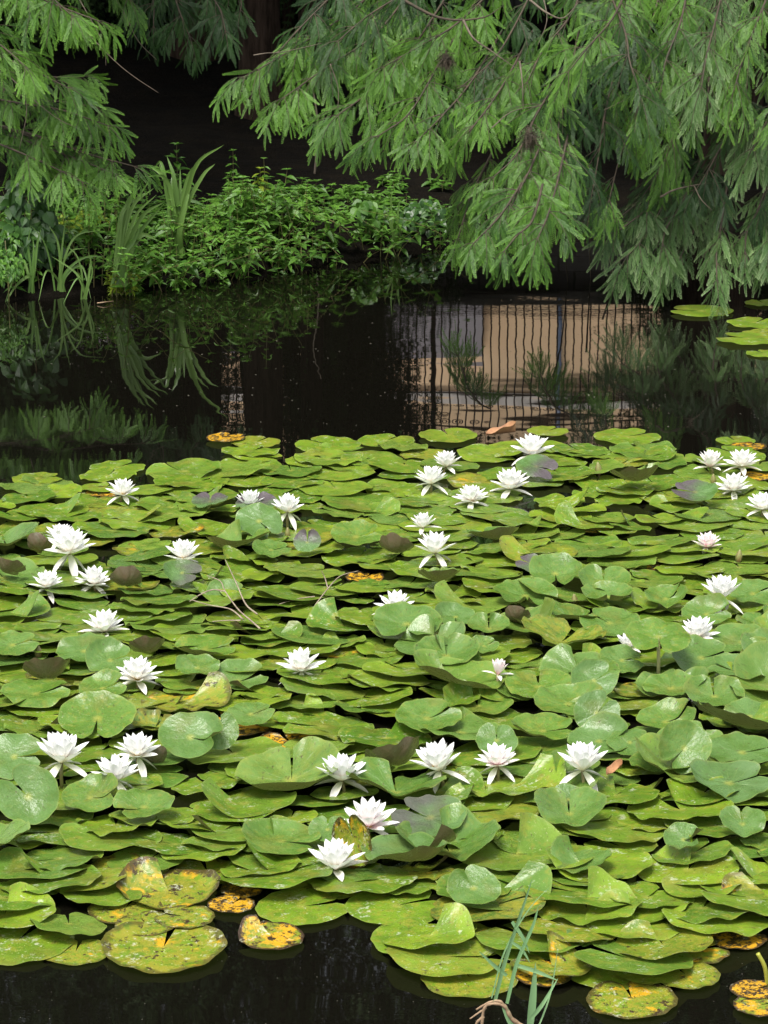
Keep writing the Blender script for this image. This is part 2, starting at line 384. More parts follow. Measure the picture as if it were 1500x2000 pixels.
# ------------------------------------------------------------------ redwood branches
def branchlet_template(npair, bend, wscale, seed, coarse=False):
    r = np.random.default_rng(seed); V = []; Qd = []; tip = []
    def zb(x): return -bend*x*x
    seg = 3
    for i in range(seg+1):                       # rachis
        x = i/seg
        V += [(x, -0.008, zb(x)), (x, 0.008, zb(x))]; tip += [x*0.4]*2
    for i in range(seg): Qd.append((2*i, 2*i+1, 2*i+3, 2*i+2))
    for i in range(npair):
        x0 = 0.05 + 0.93*i/(npair-1)
        ln = (0.138*math.sin(math.pi*(0.10+0.83*(i/(npair-1))**0.8))**0.6 + 0.02)*wscale
        for s in (1, -1):
            a = R(50 - 20*i/npair + r.uniform(-6, 6)); L = ln*r.uniform(0.88, 1.1); wd = 0.036*(1 if not coarse else 2.1)
            d = np.array([math.cos(a), s*math.sin(a), r.uniform(-0.25, 0.12)]); p = np.array([-math.sin(a), s*math.cos(a), 0])
            o = np.array([x0, 0, zb(x0)]); b = len(V)
            V += [tuple(o-p*wd*0.3), tuple(o+d*L*0.5+p*wd*0.5), tuple(o+d*L), tuple(o+d*L*0.5-p*wd*0.5)]
            tip += [x0*0.5, x0*0.6+0.2, x0*0.6+0.4, x0*0.6+0.2]
            Qd.append((b, b+3, b+2, b+1) if s > 0 else (b, b+1, b+2, b+3))
    return np.array(V), np.array(Qd), np.array(tip)
FINE = [branchlet_template(16, b, w, 50+i) for i, (b, w) in enumerate([(0.08, .95), (0.28, 1.0), (0.5, 0.9), (0.18, 1.05), (0.4, 0.8)])]
COARSE = [branchlet_template(5, b, 1.25, 80+i, True) for i, b in enumerate([0.1, 0.3])]
class Sprays:
    def __init__(s): s.o = []; s.d = []; s.n = []; s.L = []; s.t = []
    def add(s, o, d, n, L, t): s.o.append(o); s.d.append(d); s.n.append(n); s.L.append(L); s.t.append(t)
    def mesh(s, name, mat, templates, seed=0, keep=None):
        o = np.array(s.o); d = unit(np.array(s.d)); n = np.array(s.n); L = np.array(s.L); t = np.array(s.t)
        if keep is not None:
            k = keep(o + d*L[:, None]*0.5); o, d, n, L, t = o[k], d[k], n[k], L[k], t[k]
        if len(o) == 0: return None
        sd_ = unit(np.cross(n, d)); n = np.cross(d, sd_)
        pick = np.random.default_rng(seed).integers(0, len(templates), len(o))
        VV = []; QQ = []; TT = []; PP = []; base = 0
        for k, (V, Qd, tp) in enumerate(templates):
            m_ = pick == k; c = m_.sum()
            if not c: continue
            W = o[m_][:, None] + L[m_][:, None, None]*(V[None, :, 0:1]*d[m_][:, None]+V[None, :, 1:2]*sd_[m_][:, None]+V[None, :, 2:3]*n[m_][:, None])
            VV.append(W.reshape(-1, 3)); QQ.append((Qd[None]+(np.arange(c)*len(V))[:, None, None]+base).reshape(-1, 4))
            TT.append(np.repeat(t[m_], len(V))); PP.append(np.tile(tp, c)); base += c*len(V)
        return mesh_np(name, np.concatenate(VV), np.concatenate(QQ), mat, False, attrs={'tint': np.concatenate(TT), 'tip': np.concatenate(PP)})
DOWN = np.array([0, 0, -1.0])
def in_corridor(P):
    """open lane between the trees through which the house is mirrored in the pond"""
    a = P[:, 0]/P[:, 1]; e = (P[:, 2]+CAM_H)/P[:, 1]
    n = 0.006*np.sin(P[:, 2]*9+P[:, 0]*5)
    c1 = (a > 0.014+n) & (a < 0.076+n) & (a > np.where(e < 0.220, 0.0215, 0.0135)+n) & (e > 0.181) & (e < 0.248) & (P[:, 1] > 11.9)
    c2 = (a > -0.047) & (a < -0.0395+n*0.3) & (e > 0.226) & (e < 0.246) & (P[:, 1] > 13.0)
    return c1 | c2
def bough(tree, base_loc, pts, seed, mat, dens=1.0, tw=0.26, r0=0.0055, blen=0.090, droop=1.0, start=0.12, label=None, cull=True):
    """one hanging bough: wood tube with side twigs, and its needle sprays as a sub-part"""
    r = np.random.default_rng(seed)
    C = catmull(pts, 10); n = len(C); seglen = np.linalg.norm(np.diff(C, axis=0), axis=1); total = seglen.sum()
    wood = MB(); wood.tube(C - base_loc, np.linspace(r0, 0.0025, n), 5)
    sp = Sprays(); cum = np.concatenate([[0], np.cumsum(seglen)])
    ntf = max(2, int(total*(1-start)/0.092*dens)); side = 1
    for k in range(ntf+1):
        f = start + (1-start)*(k+r.uniform(-.3, .3)*(k < ntf))/ntf; f = min(max(f, 0.02), 1.0); q_ = f*total
        i = min(max(np.searchsorted(cum, q_, side='right')-1, 0), n-2); u = (q_-cum[i])/max(seglen[i], 1e-6)
        P0 = C[i]*(1-u)+C[i+1]*u; T = unit(C[i+1]-C[i]); side = -side
        lat = unit(np.cross(T, np.array([0, 0, 1.0]))+1e-3)
        tnt = np.clip(r.normal(0.5, 0.33), 0, 1)
        ax = unit(T*r.uniform(.5, 1.0) + side*lat*r.uniform(.35, .9)*(k < ntf) + np.array([0, r.uniform(-.5, .1), r.uniform(-.25, .25)]))
        L0 = tw*(0.6+0.5*math.sin(math.pi*min(1, (1-f)*0.85+0.15)))*r.uniform(0.65, 1.15)
        base_up = unit(np.array([r.normal(0, .25), -0.8+r.normal(0, .2), 0.8]))
        ls = unit(np.cross(ax, base_up))
        for tw_ in range(3):
            L = L0*(1.0 if tw_ == 1 else r.uniform(.55, .8)); fan = (tw_-1)*r.uniform(.45, .8)
            d = unit(ax + ls*fan + r.normal(0, .08, 3)); dd = d.copy()
            m_ = 7; P = [P0]
            for j in range(m_):
                dd = unit(dd + DOWN*0.13*droop*r.uniform(0.5, 1.4)); P.append(P[-1]+dd*L/m_)
            P = np.array(P); wood.tube(P - base_loc, np.linspace(0.002, 0.0008, m_+1), 3, cap=False)
            nb = max(3, int(L/0.0185)); sd = 1
            for j in range(nb+1):
                q = 0.15+0.85*j/nb; ii = min(int(q*m_), m_-1); uu = q*m_-ii
                O = P[ii]*(1-uu)+P[ii+1]*uu - base_loc; TT = unit(P[ii+1]-P[ii]); sd = -sd
                if j == nb: sd = 0
                up = unit(base_up+r.normal(0, .16, 3))
                l2 = unit(np.cross(TT, up))
                bd_ = unit(TT*r.uniform(0.7, 1.1)+sd*l2*r.uniform(0.35, 0.75)+DOWN*r.uniform(0.25, 0.8)*droop)
                sp.add(O, bd_, unit(up+r.normal(0, .38, 3)), blen*(0.65+0.45*math.sin(math.pi*min(1, q*0.8+0.15)))*r.uniform(0.7, 1.2), np.clip(tnt+r.normal(0, .10), 0, 1))
    bo = wood.build('bough', M_TWIG, tree)
    me = sp.mesh('foliage', mat, FINE, seed, keep=(lambda P_: ~in_corridor(P_+base_loc)) if cull else None)
    if me: link('foliage', me, bo)
    if label: bo['label'] = label
    return bo
def trunk(tree, P, r0, r1, k=12, mat=None):
    C = catmull(P, 6); rr = np.linspace(r0, r1, len(C)); rr[:2] *= 1.25; m = MB(); m.tube(C, rr, k); return m.build('trunk', mat or M_BARK, tree)
def crown(tree, base, blobs, nper, seed, L=0.16, mat=None, name='crown'):
    """upper foliage: coarse sprays spread through clumps, with gaps between them"""
    r = np.random.default_rng(seed); sp = Sprays()
    for (cx, cy, cz, ra, rz) in blobs:
        k = int(nper*ra*ra)
        nsub = max(6, int(ra*9)); sub = unit(r.normal(size=(nsub, 3)))*(r.uniform(0.35, 1.0, (nsub, 1))**0.5)*np.array([ra, ra, rz])
        for i in range(k):
            c = sub[r.integers(nsub)] + r.normal(0, ra*0.19, 3)
            o = np.array([cx, cy, cz])+c
            d = unit(unit(c)*0.7+np.array([0, 0, -0.55])+r.normal(0, .35, 3))
            n_ = unit(np.array([r.normal(0, .6), r.normal(-.3, .6), 1.0]))
            sp.add(o, d, n_, L*r.uniform(0.7, 1.3), r.uniform(0, 1))
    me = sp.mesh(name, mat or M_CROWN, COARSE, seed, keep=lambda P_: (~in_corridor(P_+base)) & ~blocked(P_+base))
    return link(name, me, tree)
def blocked(P):       # keep the coarse upper foliage out of the picture itself, where the fine boughs hang, and off the pond
    e = (P[:, 2]-CAM_H)/P[:, 1]
    return ((e < -0.078) & (P[:, 1] < 14.5)) | (P[:, 2] < ground_z(P[:, 0], P[:, 1])+0.05)

def B(*p): return [at_D(*q) for q in p]
# --- right-hand redwood (its boughs fill the upper right)
base = np.array([1.8, 14.6, 0.15])
tr = thing('redwood_tree', tuple(base), 'large redwood whose feathery boughs hang to the water on the right', 'tree', 'weeping redwoods on the far bank')
trunk(tr, [(0, 0, -0.3), (0.02, 0, 1.2), (0.0, 0.1, 4), (0, 0.1, 8.5)], 0.17, 0.05)
RB = [
 # the long tongue reaching left
 (B((800,-90,12.7),(700,10,12.3),(590,85,12.0),(480,150,11.8)), 1.0, .24),
 (B((830,-60,12.6),(740,60,12.2),(640,130,11.9),(555,190,11.7)), 1.0, .26),
 (B((760,-120,12.4),(660,-20,12.2),(600,40,12.0),(545,100,11.9)), .8, .2),
 (B((880,-20,12.5),(800,100,12.0),(720,180,11.8),(660,225,11.6)), 1.0, .26),
 (B((930,0,12.4),(860,120,11.9),(800,220,11.6),(740,265,11.5)), 1.0, .25),
 (B((980,60,12.3),(920,160,11.8),(860,230,11.6),(815,275,11.5)), 1.0, .25),
 (B((1000,-60,12.3),(900,40,12.0),(820,90,11.9),(750,130,11.8)), .9, .24),
 (B((900,-90,12.2),(800,-20,12.0),(720,30,11.9),(660,80,11.8)), .9, .24),
 (B((1040,60,12.2),(980,170,11.7),(930,240,11.5),(895,280,11.5)), .9, .24),
 (B((1060,-60,12.3),(1000,60,12.0),(960,120,11.9),(900,170,11.8)), .9, .24),
 # middle cascade
 (B((1110,120,12.0),(1050,220,11.5),(1010,300,11.3),(965,345,11.2)), 1.0, .24),
 (B((1080,220,11.7),(1040,320,11.2),(1010,380,11.0),(985,430,10.8)), 1.0, .22),
 (B((1110,260,11.6),(1090,350,11.1),(1070,420,10.8),(1050,465,10.6)), 1.0, .2),
 (B((1030,340,11.2),(985,410,10.8),(960,440,10.7),(925,475,10.6)), 1.0, .18),
 (B((1060,360,11.0),(1040,430,10.7),(1010,460,10.6),(985,490,10.5)), .7, .14),
 (B((1130,60,12.1),(1110,170,11.7),(1090,260,11.5),(1110,330,11.3)), 1.0, .24),
 (B((1150,-80,12.4),(1120,20,12.0),(1060,100,11.8),(1030,160,11.7)), 1.0, .26),
 (B((1240,-60,12.2),(1200,30,11.8),(1150,90,11.6),(1110,140,11.5)), 1.0, .26),
 (B((1180,-40,12.2),(1220,60,11.7),(1230,120,11.5),(1250,185,11.4)), 1.0, .25),
 (B((1200,140,12.0),(1180,230,11.7),(1170,300,11.6),(1160,360,11.5)), .9, .24),
 (B((1280,120,12.0),(1240,230,11.8),(1210,310,11.7),(1190,390,11.6)), .9, .24),
]
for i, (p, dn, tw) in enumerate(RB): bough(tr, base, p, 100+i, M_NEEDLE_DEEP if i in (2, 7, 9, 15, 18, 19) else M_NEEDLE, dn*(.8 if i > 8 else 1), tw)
for i, p in enumerate([B((960,300,12.2),(925,370,12.0),(905,430,11.95),(895,465,11.9)), B((1130,280,12.2),(1090,350,12.0),(1070,400,11.9),(1062,430,11.85))]):
    bough(tr, base, p, 150+i, M_NEEDLE, 1.1, .17, cull=False)
bl = [(-.5, -.6, 3.0, 1.5, 1.2), (-.9, -.3, 2.4, 1.0, .8), (.2, -.2, 4.8, 1.5, 1.5), (0, 0, 6.8, 1.2, 1.5), (-1.0, .3, 3.6, 1.3, 1.2), (-.3, -.9, 2.2, .8, .5)]
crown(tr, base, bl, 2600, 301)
# --- far-right redwood with dustier low sprays over the water
base2 = np.array([2.7, 13.6, 0.15])
tr2 = thing('redwood_tree', tuple(base2), 'redwood at the right edge with pale dusty sprays touching the water', 'tree', 'weeping redwoods on the far bank')
trunk(tr2, [(0, 0, -0.3), (0, 0, 1.2), (0.1, 0.1, 4), (0, 0.1, 8)], 0.15, 0.05)
R2 = [
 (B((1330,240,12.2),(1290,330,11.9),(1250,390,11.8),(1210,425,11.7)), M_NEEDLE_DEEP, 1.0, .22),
 (B((1320,330,12.0),(1270,400,11.8),(1230,435,11.7),(1200,455,11.65)), M_NEEDLE_DUSTY, 1.0, .15),
 (B((1330,330,12.0),(1290,410,11.8),(1260,460,11.7),(1225,500,11.6)), M_NEEDLE_DUSTY, 1.0, .2),
 (B((1370,310,12.0),(1330,400,11.8),(1300,450,11.7),(1290,505,11.6)), M_NEEDLE_DUSTY, 1.0, .19),
 (B((1420,360,11.9),(1410,430,11.7),(1400,490,11.6),(1400,545,11.5)), M_NEEDLE_DUSTY, 1.0, .16),
 (B((1400,340,12.1),(1370,420,11.9),(1350,460,11.8),(1330,500,11.7)), M_NEEDLE_DUSTY, .8, .18),
 (B((1510,330,11.9),(1480,410,11.7),(1460,450,11.65),(1455,490,11.6)), M_NEEDLE_DUSTY, 1.0, .2),
 (B((1560,380,11.8),(1530,440,11.7),(1500,470,11.6),(1490,500,11.6)), M_NEEDLE_DUSTY, .9, .18),
 (B((1460,160,12.1),(1420,260,11.9),(1390,320,11.8),(1360,370,11.7)), M_NEEDLE_DEEP, 1.0, .25),
 (B((1400,60,12.2),(1350,180,11.9),(1320,250,11.8),(1300,310,11.7)), M_NEEDLE, 1.0, .25),
 (B((1350,-60,12.2),(1330,40,11.8),(1300,120,11.6),(1290,190,11.5)), M_NEEDLE, 1.0, .25),
 (B((1420,-60,12.2),(1400,30,11.8),(1380,110,11.6),(1370,170,11.5)), M_NEEDLE_DUSTY, 1.0, .25),
 (B((1520,-60,12.0),(1480,40,11.7),(1450,120,11.6),(1430,190,11.5)), M_NEEDLE, 1.0, .25),
 (B((1570,60,12.0),(1530,150,11.8),(1500,230,11.7),(1470,290,11.6)), M_NEEDLE_DUSTY, .9, .25),
 (B((1580,180,12.0),(1540,270,11.8),(1510,340,11.7),(1490,400,11.65)), M_NEEDLE_DEEP, .9, .25),
 (B((1620,-20,12.0),(1570,80,11.8),(1540,140,11.7),(1520,200,11.6)), M_NEEDLE, .9, .25),
 (B((1300,-80,12.5),(1280,20,12.2),(1260,80,12.1),(1210,160,12.0)), M_NEEDLE, .9, .25),
]
for i, (p, mt, dn, tw) in enumerate(R2): bough(tr2, base2, p, 200+i, mt, dn, tw, label='pale dusty bough low over the water' if mt is M_NEEDLE_DUSTY and i < 8 else None)
crown(tr2, base2, [(0, 0, 3.2, 1.5, 1.4), (-.7, -.2, 2.4, 1.0, .8), (0, 0, 5.0, 1.4, 1.5), (0, 0, 6.8, 1.0, 1.2), (1.3, 0, 2.6, 1.2, 1.2), (.2, .2, 1.4, .9, .6)], 2400, 302)
# --- left redwood
base3 = np.array([-2.35, 13.2, 0.12])
tr3 = thing('redwood_tree', tuple(base3), 'redwood at the left edge with layered boughs above the iris leaves', 'tree', 'weeping redwoods on the far bank')
trunk(tr3, [(0, 0, -0.3), (0, 0, 1.2), (0.05, 0.1, 4), (0, 0.1, 8)], 0.16, 0.05)
L3 = [
 (B((-60,-60,12.0),(40,-20,11.8),(110,10,11.7),(190,40,11.6)), 1.0, .2),
 (B((-90,-80,12.0),(0,-50,11.8),(80,-20,11.7),(140,30,11.6)), 1.0, .22),
 (B((-120,20,11.9),(-40,60,11.7),(10,95,11.6),(50,130,11.5)), 1.0, .2),
 (B((-100,70,12.0),(0,110,11.8),(70,140,11.7),(130,170,11.6)), .9, .18),
 (B((-60,100,12.2),(20,140,12.0),(90,150,11.9),(160,150,11.8)), .8, .18),
 (B((-80,180,12.2),(30,200,11.9),(120,215,11.8),(210,245,11.7)), 1.0, .18),
 (B((-60,140,12.2),(50,190,12.0),(130,200,11.9),(190,210,11.8)), .9, .16),
 (B((-60,230,12.3),(40,260,12.1),(110,285,12.0),(190,290,11.9)), .9, .18),
 (B((-80,250,12.1),(20,290,11.9),(90,320,11.8),(160,355,11.7)), 1.0, .18),
 (B((-20,240,12.2),(80,268,11.9),(170,300,11.8),(262,325,11.7)), 1.0, .14),
 (B((20,265,12.1),(100,292,11.9),(170,318,11.8),(225,340,11.7)), 1.0, .13),
 (B((60,-90,13.2),(160,-60,13.0),(220,-30,12.9),(250,-5,12.8)), .6, .2),
]
for i, (p, dn, tw) in enumerate(L3): bough(tr3, base3, p, 400+i, M_NEEDLE, dn, tw)
crown(tr3, base3, [(0, 0, 3.1, 1.5, 1.4), (.7, -.2, 2.5, 1.0, .8), (0, 0, 5.0, 1.4, 1.5), (0, 0, 6.8, 1.0, 1.2), (-1.2, 0, 2.2, 1.2, 1.6)], 2400, 303)
# --- dim redwood in the middle, farther back
base4 = np.array([-0.68, 15.6, 0.27])
tr4 = thing('redwood_tree', tuple(base4), 'shaded redwood between the bright trees, dim boughs above the dark opening', 'tree', 'weeping redwoods on the far bank')
trunk(tr4, [(0, 0, -0.3), (0, 0, 1.5), (0.05, 0.1, 5), (0, 0.1, 9)], 0.13, 0.05)
L4 = [
 (B((300,-120,13.8),(330,-40,13.5),(350,20,13.3),(370,70,13.2)), .9, .2),
 (B((360,-110,13.8),(400,-30,13.5),(430,20,13.3),(440,60,13.2)), .9, .2),
 (B((260,-100,13.8),(290,-40,13.6),(300,10,13.4),(300,50,13.3)), .7, .2),
 (B((430,-110,13.9),(450,-50,13.7),(470,0,13.6),(470,20,13.5)), .6, .18),
]
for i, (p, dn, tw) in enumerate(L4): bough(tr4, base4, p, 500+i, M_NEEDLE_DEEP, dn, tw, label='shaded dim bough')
crown(tr4, base4, [(0, -.6, 2.6, 1.3, .9), (0, 0, 4.0, 1.7, 1.4), (0, 0, 6.0, 1.6, 1.6), (.1, 0, 8.0, 1.2, 1.4), (-1.0, .2, 2.4, 1.1, 1.0)], 2600, 304)
# --- trunks and crowns of the wood behind
back = [(-3.2, 17.2, .14, 'tree with a leaning dark trunk deep in the shade, farthest left', .3),
        (-1.15, 17.4, .15, 'thick dark trunk standing in the shade behind the leafy herbs', 0),
        (-0.72, 15.9, .07, 'slim dark trunk just right of the dark opening', .1),
        (-0.42, 16.6, .08, 'slim dark trunk right of another slim one in the shade', -.1),
        (1.9, 17.4, .14, 'dark tree behind the right redwood boughs, beside the mirrored railing', .1),
        (3.9, 17.0, .15, 'dark tree at the far right of the wood behind the redwoods', 0)]
for i, (x, y, rr, lab, lean) in enumerate(back):
    z = float(ground_z(x, y)); bs = np.array([x, y, z])
    t_ = thing('woodland_tree', tuple(bs), lab, 'tree', 'dark trees in the shaded wood')
    trunk(t_, [(0, 0, -0.2), (lean*.2, 0, 1.3), (lean*.5, 0, 4), (lean, 0, 7)], rr, rr*.4)
    s_ = 1.0 if rr > .1 else 0.7
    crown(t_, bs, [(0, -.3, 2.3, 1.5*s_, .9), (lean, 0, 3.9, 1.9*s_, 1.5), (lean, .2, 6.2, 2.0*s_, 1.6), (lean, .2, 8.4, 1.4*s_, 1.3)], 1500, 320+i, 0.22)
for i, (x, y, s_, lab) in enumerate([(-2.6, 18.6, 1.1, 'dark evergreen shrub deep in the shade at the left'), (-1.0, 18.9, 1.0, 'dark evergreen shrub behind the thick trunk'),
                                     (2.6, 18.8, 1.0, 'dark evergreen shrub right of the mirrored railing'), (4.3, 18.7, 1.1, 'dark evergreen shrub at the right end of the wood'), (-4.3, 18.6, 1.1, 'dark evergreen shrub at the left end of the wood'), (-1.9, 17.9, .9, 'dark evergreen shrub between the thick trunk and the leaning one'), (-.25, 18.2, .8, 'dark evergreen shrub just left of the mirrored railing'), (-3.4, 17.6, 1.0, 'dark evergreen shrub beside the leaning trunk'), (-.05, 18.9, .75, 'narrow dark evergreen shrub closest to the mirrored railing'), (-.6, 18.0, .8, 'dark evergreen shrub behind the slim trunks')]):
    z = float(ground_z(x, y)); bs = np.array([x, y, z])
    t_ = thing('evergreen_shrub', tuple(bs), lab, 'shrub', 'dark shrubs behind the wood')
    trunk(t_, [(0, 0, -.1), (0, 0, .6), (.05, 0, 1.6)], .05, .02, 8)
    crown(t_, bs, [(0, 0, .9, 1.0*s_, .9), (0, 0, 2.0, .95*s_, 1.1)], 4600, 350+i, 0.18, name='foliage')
# bare twigs hanging in the dark opening
def bare(tree, base, pts, r0=0.0028, mat=None):
    C = catmull([at_D(*p) for p in pts], 8); m = MB(); m.tube(C-base, np.linspace(r0, 0.0012, len(C)), 5); m.build('bare_twig', mat or M_GREY_TWIG, tree)
bare(tr3, base3, [(120,20,12.0),(180,75,11.9),(225,120,11.9),(262,150,11.9),(309,181,11.9)])
bare(tr3, base3, [(150,-10,12.1),(195,70,12.0),(205,100,12.0),(207,128,12.0)], .002)
bare(tr4, base4, [(215,-20,13),(245,30,12.9),(270,80,12.9),(306,117,12.9)], .003)
bare(tr3, base3, [(50,180,11.7),(52,220,11.7),(45,260,11.7),(38,290,11.7)], .0025)
bare(tr3, base3, [(20,150,11.8),(60,190,11.7),(110,230,11.7),(150,250,11.7)], .003)
bare(tr, base, [(770,-10,12),(860,35,11.7),(940,35,11.6),(985,10,11.7)], .008, M_TWIG)
bare(tr, base, [(905,40,11.6),(925,75,11.5),(960,100,11.5),(1010,135,11.5)], .006)
bare(tr, base, [(1015,120,11.4),(1020,160,11.3),(1022,215,11.3)], .004)
bare(tr, base, [(1035,0,11.6),(1068,25,11.5),(1100,35,11.5),(1130,5,11.5)], .006)
bare(tr, base, [(1060,-10,11.6),(1068,40,11.5),(1050,90,11.5)], .003)
bare(tr, base, [(495,108,11.7),(520,104,11.7),(560,100,11.8),(670,75,12.0)], .003)
bare(tr, base, [(645,125,11.6),(660,170,11.6),(660,215,11.6)], .0025)
bare(tr, base, [(960,250,11.2),(1000,218,11.3),(1060,205,11.5)], .003)
bare(tr2, base2, [(1290,385,11.6),(1320,370,11.6),(1380,358,11.8),(1430,355,11.9)], .005)
bare(tr2, base2, [(1355,362,11.7),(1370,390,11.6),(1390,410,11.6)], .003)
bare(tr2, base2, [(1385,150,11.7),(1380,230,11.7),(1370,300,11.8)], .006, M_TWIG)
bare(tr2, base2, [(1180,215,11.6),(1230,190,11.7),(1290,160,11.8)], .0025)
for p in ([(1085,420,11.9),(1100,480,12.0),(1110,560,12.3)], [(1150,420,12.2),(1152,500,12.3),(1155,575,12.4)], [(1180,470,12.3),(1200,540,12.3),(1215,600,12.3)]):
    bare(tr2, base2, p, .005, M_TWIG)
for (x, y, h_, rr_, lab) in ((-.352, 14.1, .62, .006, 'thin pale sapling stem standing in the shade behind the herbs'),):
    z = float(ground_z(x, y)); t_ = thing('sapling', (x, y, z), lab, 'sapling'); m = MB()
    m.tube(catmull([(0, 0, -.05), (.02, 0, h_*.4), (-.01, 0, h_*.8), (.03, 0, h_)], 5), np.linspace(rr_, rr_*.4, 16), 6); m.build('stem', M_GREY_TWIG, t_)
# two brown clumps of dead needles caught in the boughs
for (px, py, D, w_, lab) in ((1035, 265, 11.15, .085, 'brown clump of dead needles caught in the middle of the boughs'), (872, 112, 11.75, .06, 'smaller brown clump of dead needles near the top boughs')):
    sp = Sprays(); r = np.random.default_rng(int(px)); c0 = at_D(px, py, D)
    for k in range(240):
        c = r.normal(0, .4, 3)*np.array([w_*.4, w_*.3, w_*.55]); sp.add(c, unit(r.normal(0, .5, 3)+DOWN), unit(r.normal(0, 1, 3)), .04, r.uniform())
    me = sp.mesh('needle_clump', M_TWIG, COARSE, 1); tag(link('needle_clump', me, None, c0), lab, 'dead needles')

# ------------------------------------------------------------------ herbs, broad leaves, straps on the bank
def leaf_template(wd, fold, bend, pts=4):
    V = []; Qd = []
    for i in range(pts+1):
        x = i/pts; h = wd*math.sin(math.pi*min(1, x**0.75))**0.9*(1-0.25*x) if 0 < i < pts else wd*0.04
        z = -bend*x*x
        V += [(x, -h, z+fold*h), (x, 0, z), (x, h, z+fold*h)]
    for i in range(pts):
        a = 3*i; Qd += [(a, a+1, a+4, a+3), (a+1, a+2, a+5, a+4)]
    return np.array(V), np.array(Qd)[:, ::-1], np.linspace(0, .6, pts+1).repeat(3)
HERB = [leaf_template(.24, .5, .25), leaf_template(.28, .3, .1), leaf_template(.22, .6, .4)]
BROAD = [leaf_template(.42, .3, .3, 5), leaf_template(.38, .2, .15, 5)]
def herb(stem, sp, b, H, r, leaf=.045, lean=None, node=.036):
    lean = lean if lean is not None else np.array([r.normal(0, .14), r.normal(-.12, .14), 0])
    n = max(3, int(H/node)); P = [np.array(b)+np.array([lean[0]*H*(i/n)**1.6, lean[1]*H*(i/n)**1.6, H*i/n]) for i in range(n+1)]
    stem.tube(P, np.linspace(.0025, .001, n+1), 3, cap=False)
    a = r.uniform(0, 6.28); t0 = np.clip(r.normal(.45, .22), 0, 1)
    for i in range(1, n+1):
        f = i/n; a += math.pi/2+r.normal(0, .25)
        L = leaf*(0.5+0.9*math.sin(math.pi*(0.12+0.72*f)))*r.uniform(.8, 1.2)
        for s in ((0, math.pi) if i < n else (0, 1.57, 3.14, 4.71)):
            e = r.uniform(-.35, .35) if i < n else .5
            d = np.array([math.cos(a+s), math.sin(a+s), e]); k = 1 if i < n else .6
            sp.add(P[i], d, unit(np.array([-e*math.cos(a+s)*.8, -e*math.sin(a+s)*.8-.2, 1])+r.normal(0, .15, 3)), L*k, np.clip(t0+f*.35+r.normal(0, .08), 0, 1))
            if r.random() < .35 and i < n:
                sp.add(P[i]+d*.01, unit(d+np.array([0, 0, .8])), unit(np.array([0, -.4, 1])+r.normal(0, .3, 3)), L*.5, np.clip(t0+.3, 0, 1))
r = np.random.default_rng(5); stem = MB(); sp = Sprays()
def prof(px):     # top of the herb mass in the photo, by px
    return np.interp(px, [225, 260, 300, 340, 400, 470, 540, 590, 620, 700, 760, 870], [545, 515, 465, 380, 360, 345, 335, 350, 395, 400, 395, 400])
cnt = 0
for k in range(1500):
    px = r.uniform(215, 880); x0 = (px-750)/FPX*12.7; D = float(shore(x0)) + r.uniform(-.10, 1.1)**1.0
    x = (px-750)/FPX*D*1.0
    z = max(float(ground_z(x, D)), -.02)
    top = at_D(px, prof(px)+r.uniform(0, 30), D).z
    H = min(max(top - z, .05), .50)
    if D < float(shore(x0))+.15: H = min(H, r.uniform(.07, .2))
    H *= r.uniform(.5, 1.0)*(1+.28*math.sin(px*.043)+.18*math.sin(px*.11+1))
    if r.random() < .05: H *= 1.3
    dn = 1.0 if px < 620 else .62
    if r.random() > .42*dn: continue
    if px > 790 and r.random() < .5: continue
    lf_ = r.uniform(.024, .058)
    if D < float(shore(x0))+.12 and r.random() < .5:      # trailing stems reaching out over the water
        herb(stem, sp, (x, D, z+.02), r.uniform(.10, .26), r, leaf=lf_, lean=np.array([r.normal(0, .8), -r.uniform(.8, 1.8), 0])); cnt += 1; continue
    herb(stem, sp, (x, D, z), H, r, leaf=lf_); cnt += 1
r2 = np.random.default_rng(15)
for k in range(150):
    px = r2.uniform(-60, 235); x0 = (px-750)/FPX*12; D = float(shore(x0))+r2.uniform(.05, 1.2); x = (px-750)/FPX*D
    herb(stem, sp, (x, D, max(float(ground_z(x, D)), 0)), r2.uniform(.06, .24), r2, leaf=r2.uniform(.022, .05))
o = link('undergrowth', sp.mesh('undergrowth', M_HERB, HERB, 1)); tag(o, 'dense bright green nettle-like herbs covering the far bank', 'undergrowth', kind='stuff')
stem.build('stems', M_STALK, o); o.children[0]['kind'] = 'stuff'
def single(name, px, py, D, H, lab, leaf=.05, mat=None, cat='plant', lean=(0, 0, 0), seed=1, node=.03):
    r = np.random.default_rng(seed); p = at_D(px, py, D); st = MB(); s2 = Sprays()
    herb(st, s2, (0, 0, -H), H, r, leaf, np.array(lean, float), node)
    t_ = thing(name, (p.x, D, p.z-H), lab, cat, 'tall leafy plants on the bank')
    a = st.build('stem', M_STALK, t_, (0, 0, H)); me = s2.mesh('foliage', mat or M_HERB, HERB, seed); b = link('foliage', me, t_, (0, 0, H))
single('nettle_plant', 345, 283, 12.9, .48, 'tallest leafy stem, rising behind the arching iris leaves', .06, seed=3)
single('nettle_plant', 455, 295, 13.2, .42, 'thin upright leafy stem right of the arching iris leaves', .038, seed=4)
single('nettle_plant', 545, 332, 13.0, .38, 'bushy leafy stem at the right of the herb mass', .06, seed=5, lean=(.1, 0, 0))
single('nettle_plant', 508, 330, 13.1, .34, 'yellow-green small-leaved stem beside the bushy stem', .045, M_HERB_YELLOW, seed=6, node=.02)
single('nettle_plant', 365, 345, 12.8, .36, 'broad-leaved stem between the iris leaves and the nettles', .06, seed=8)
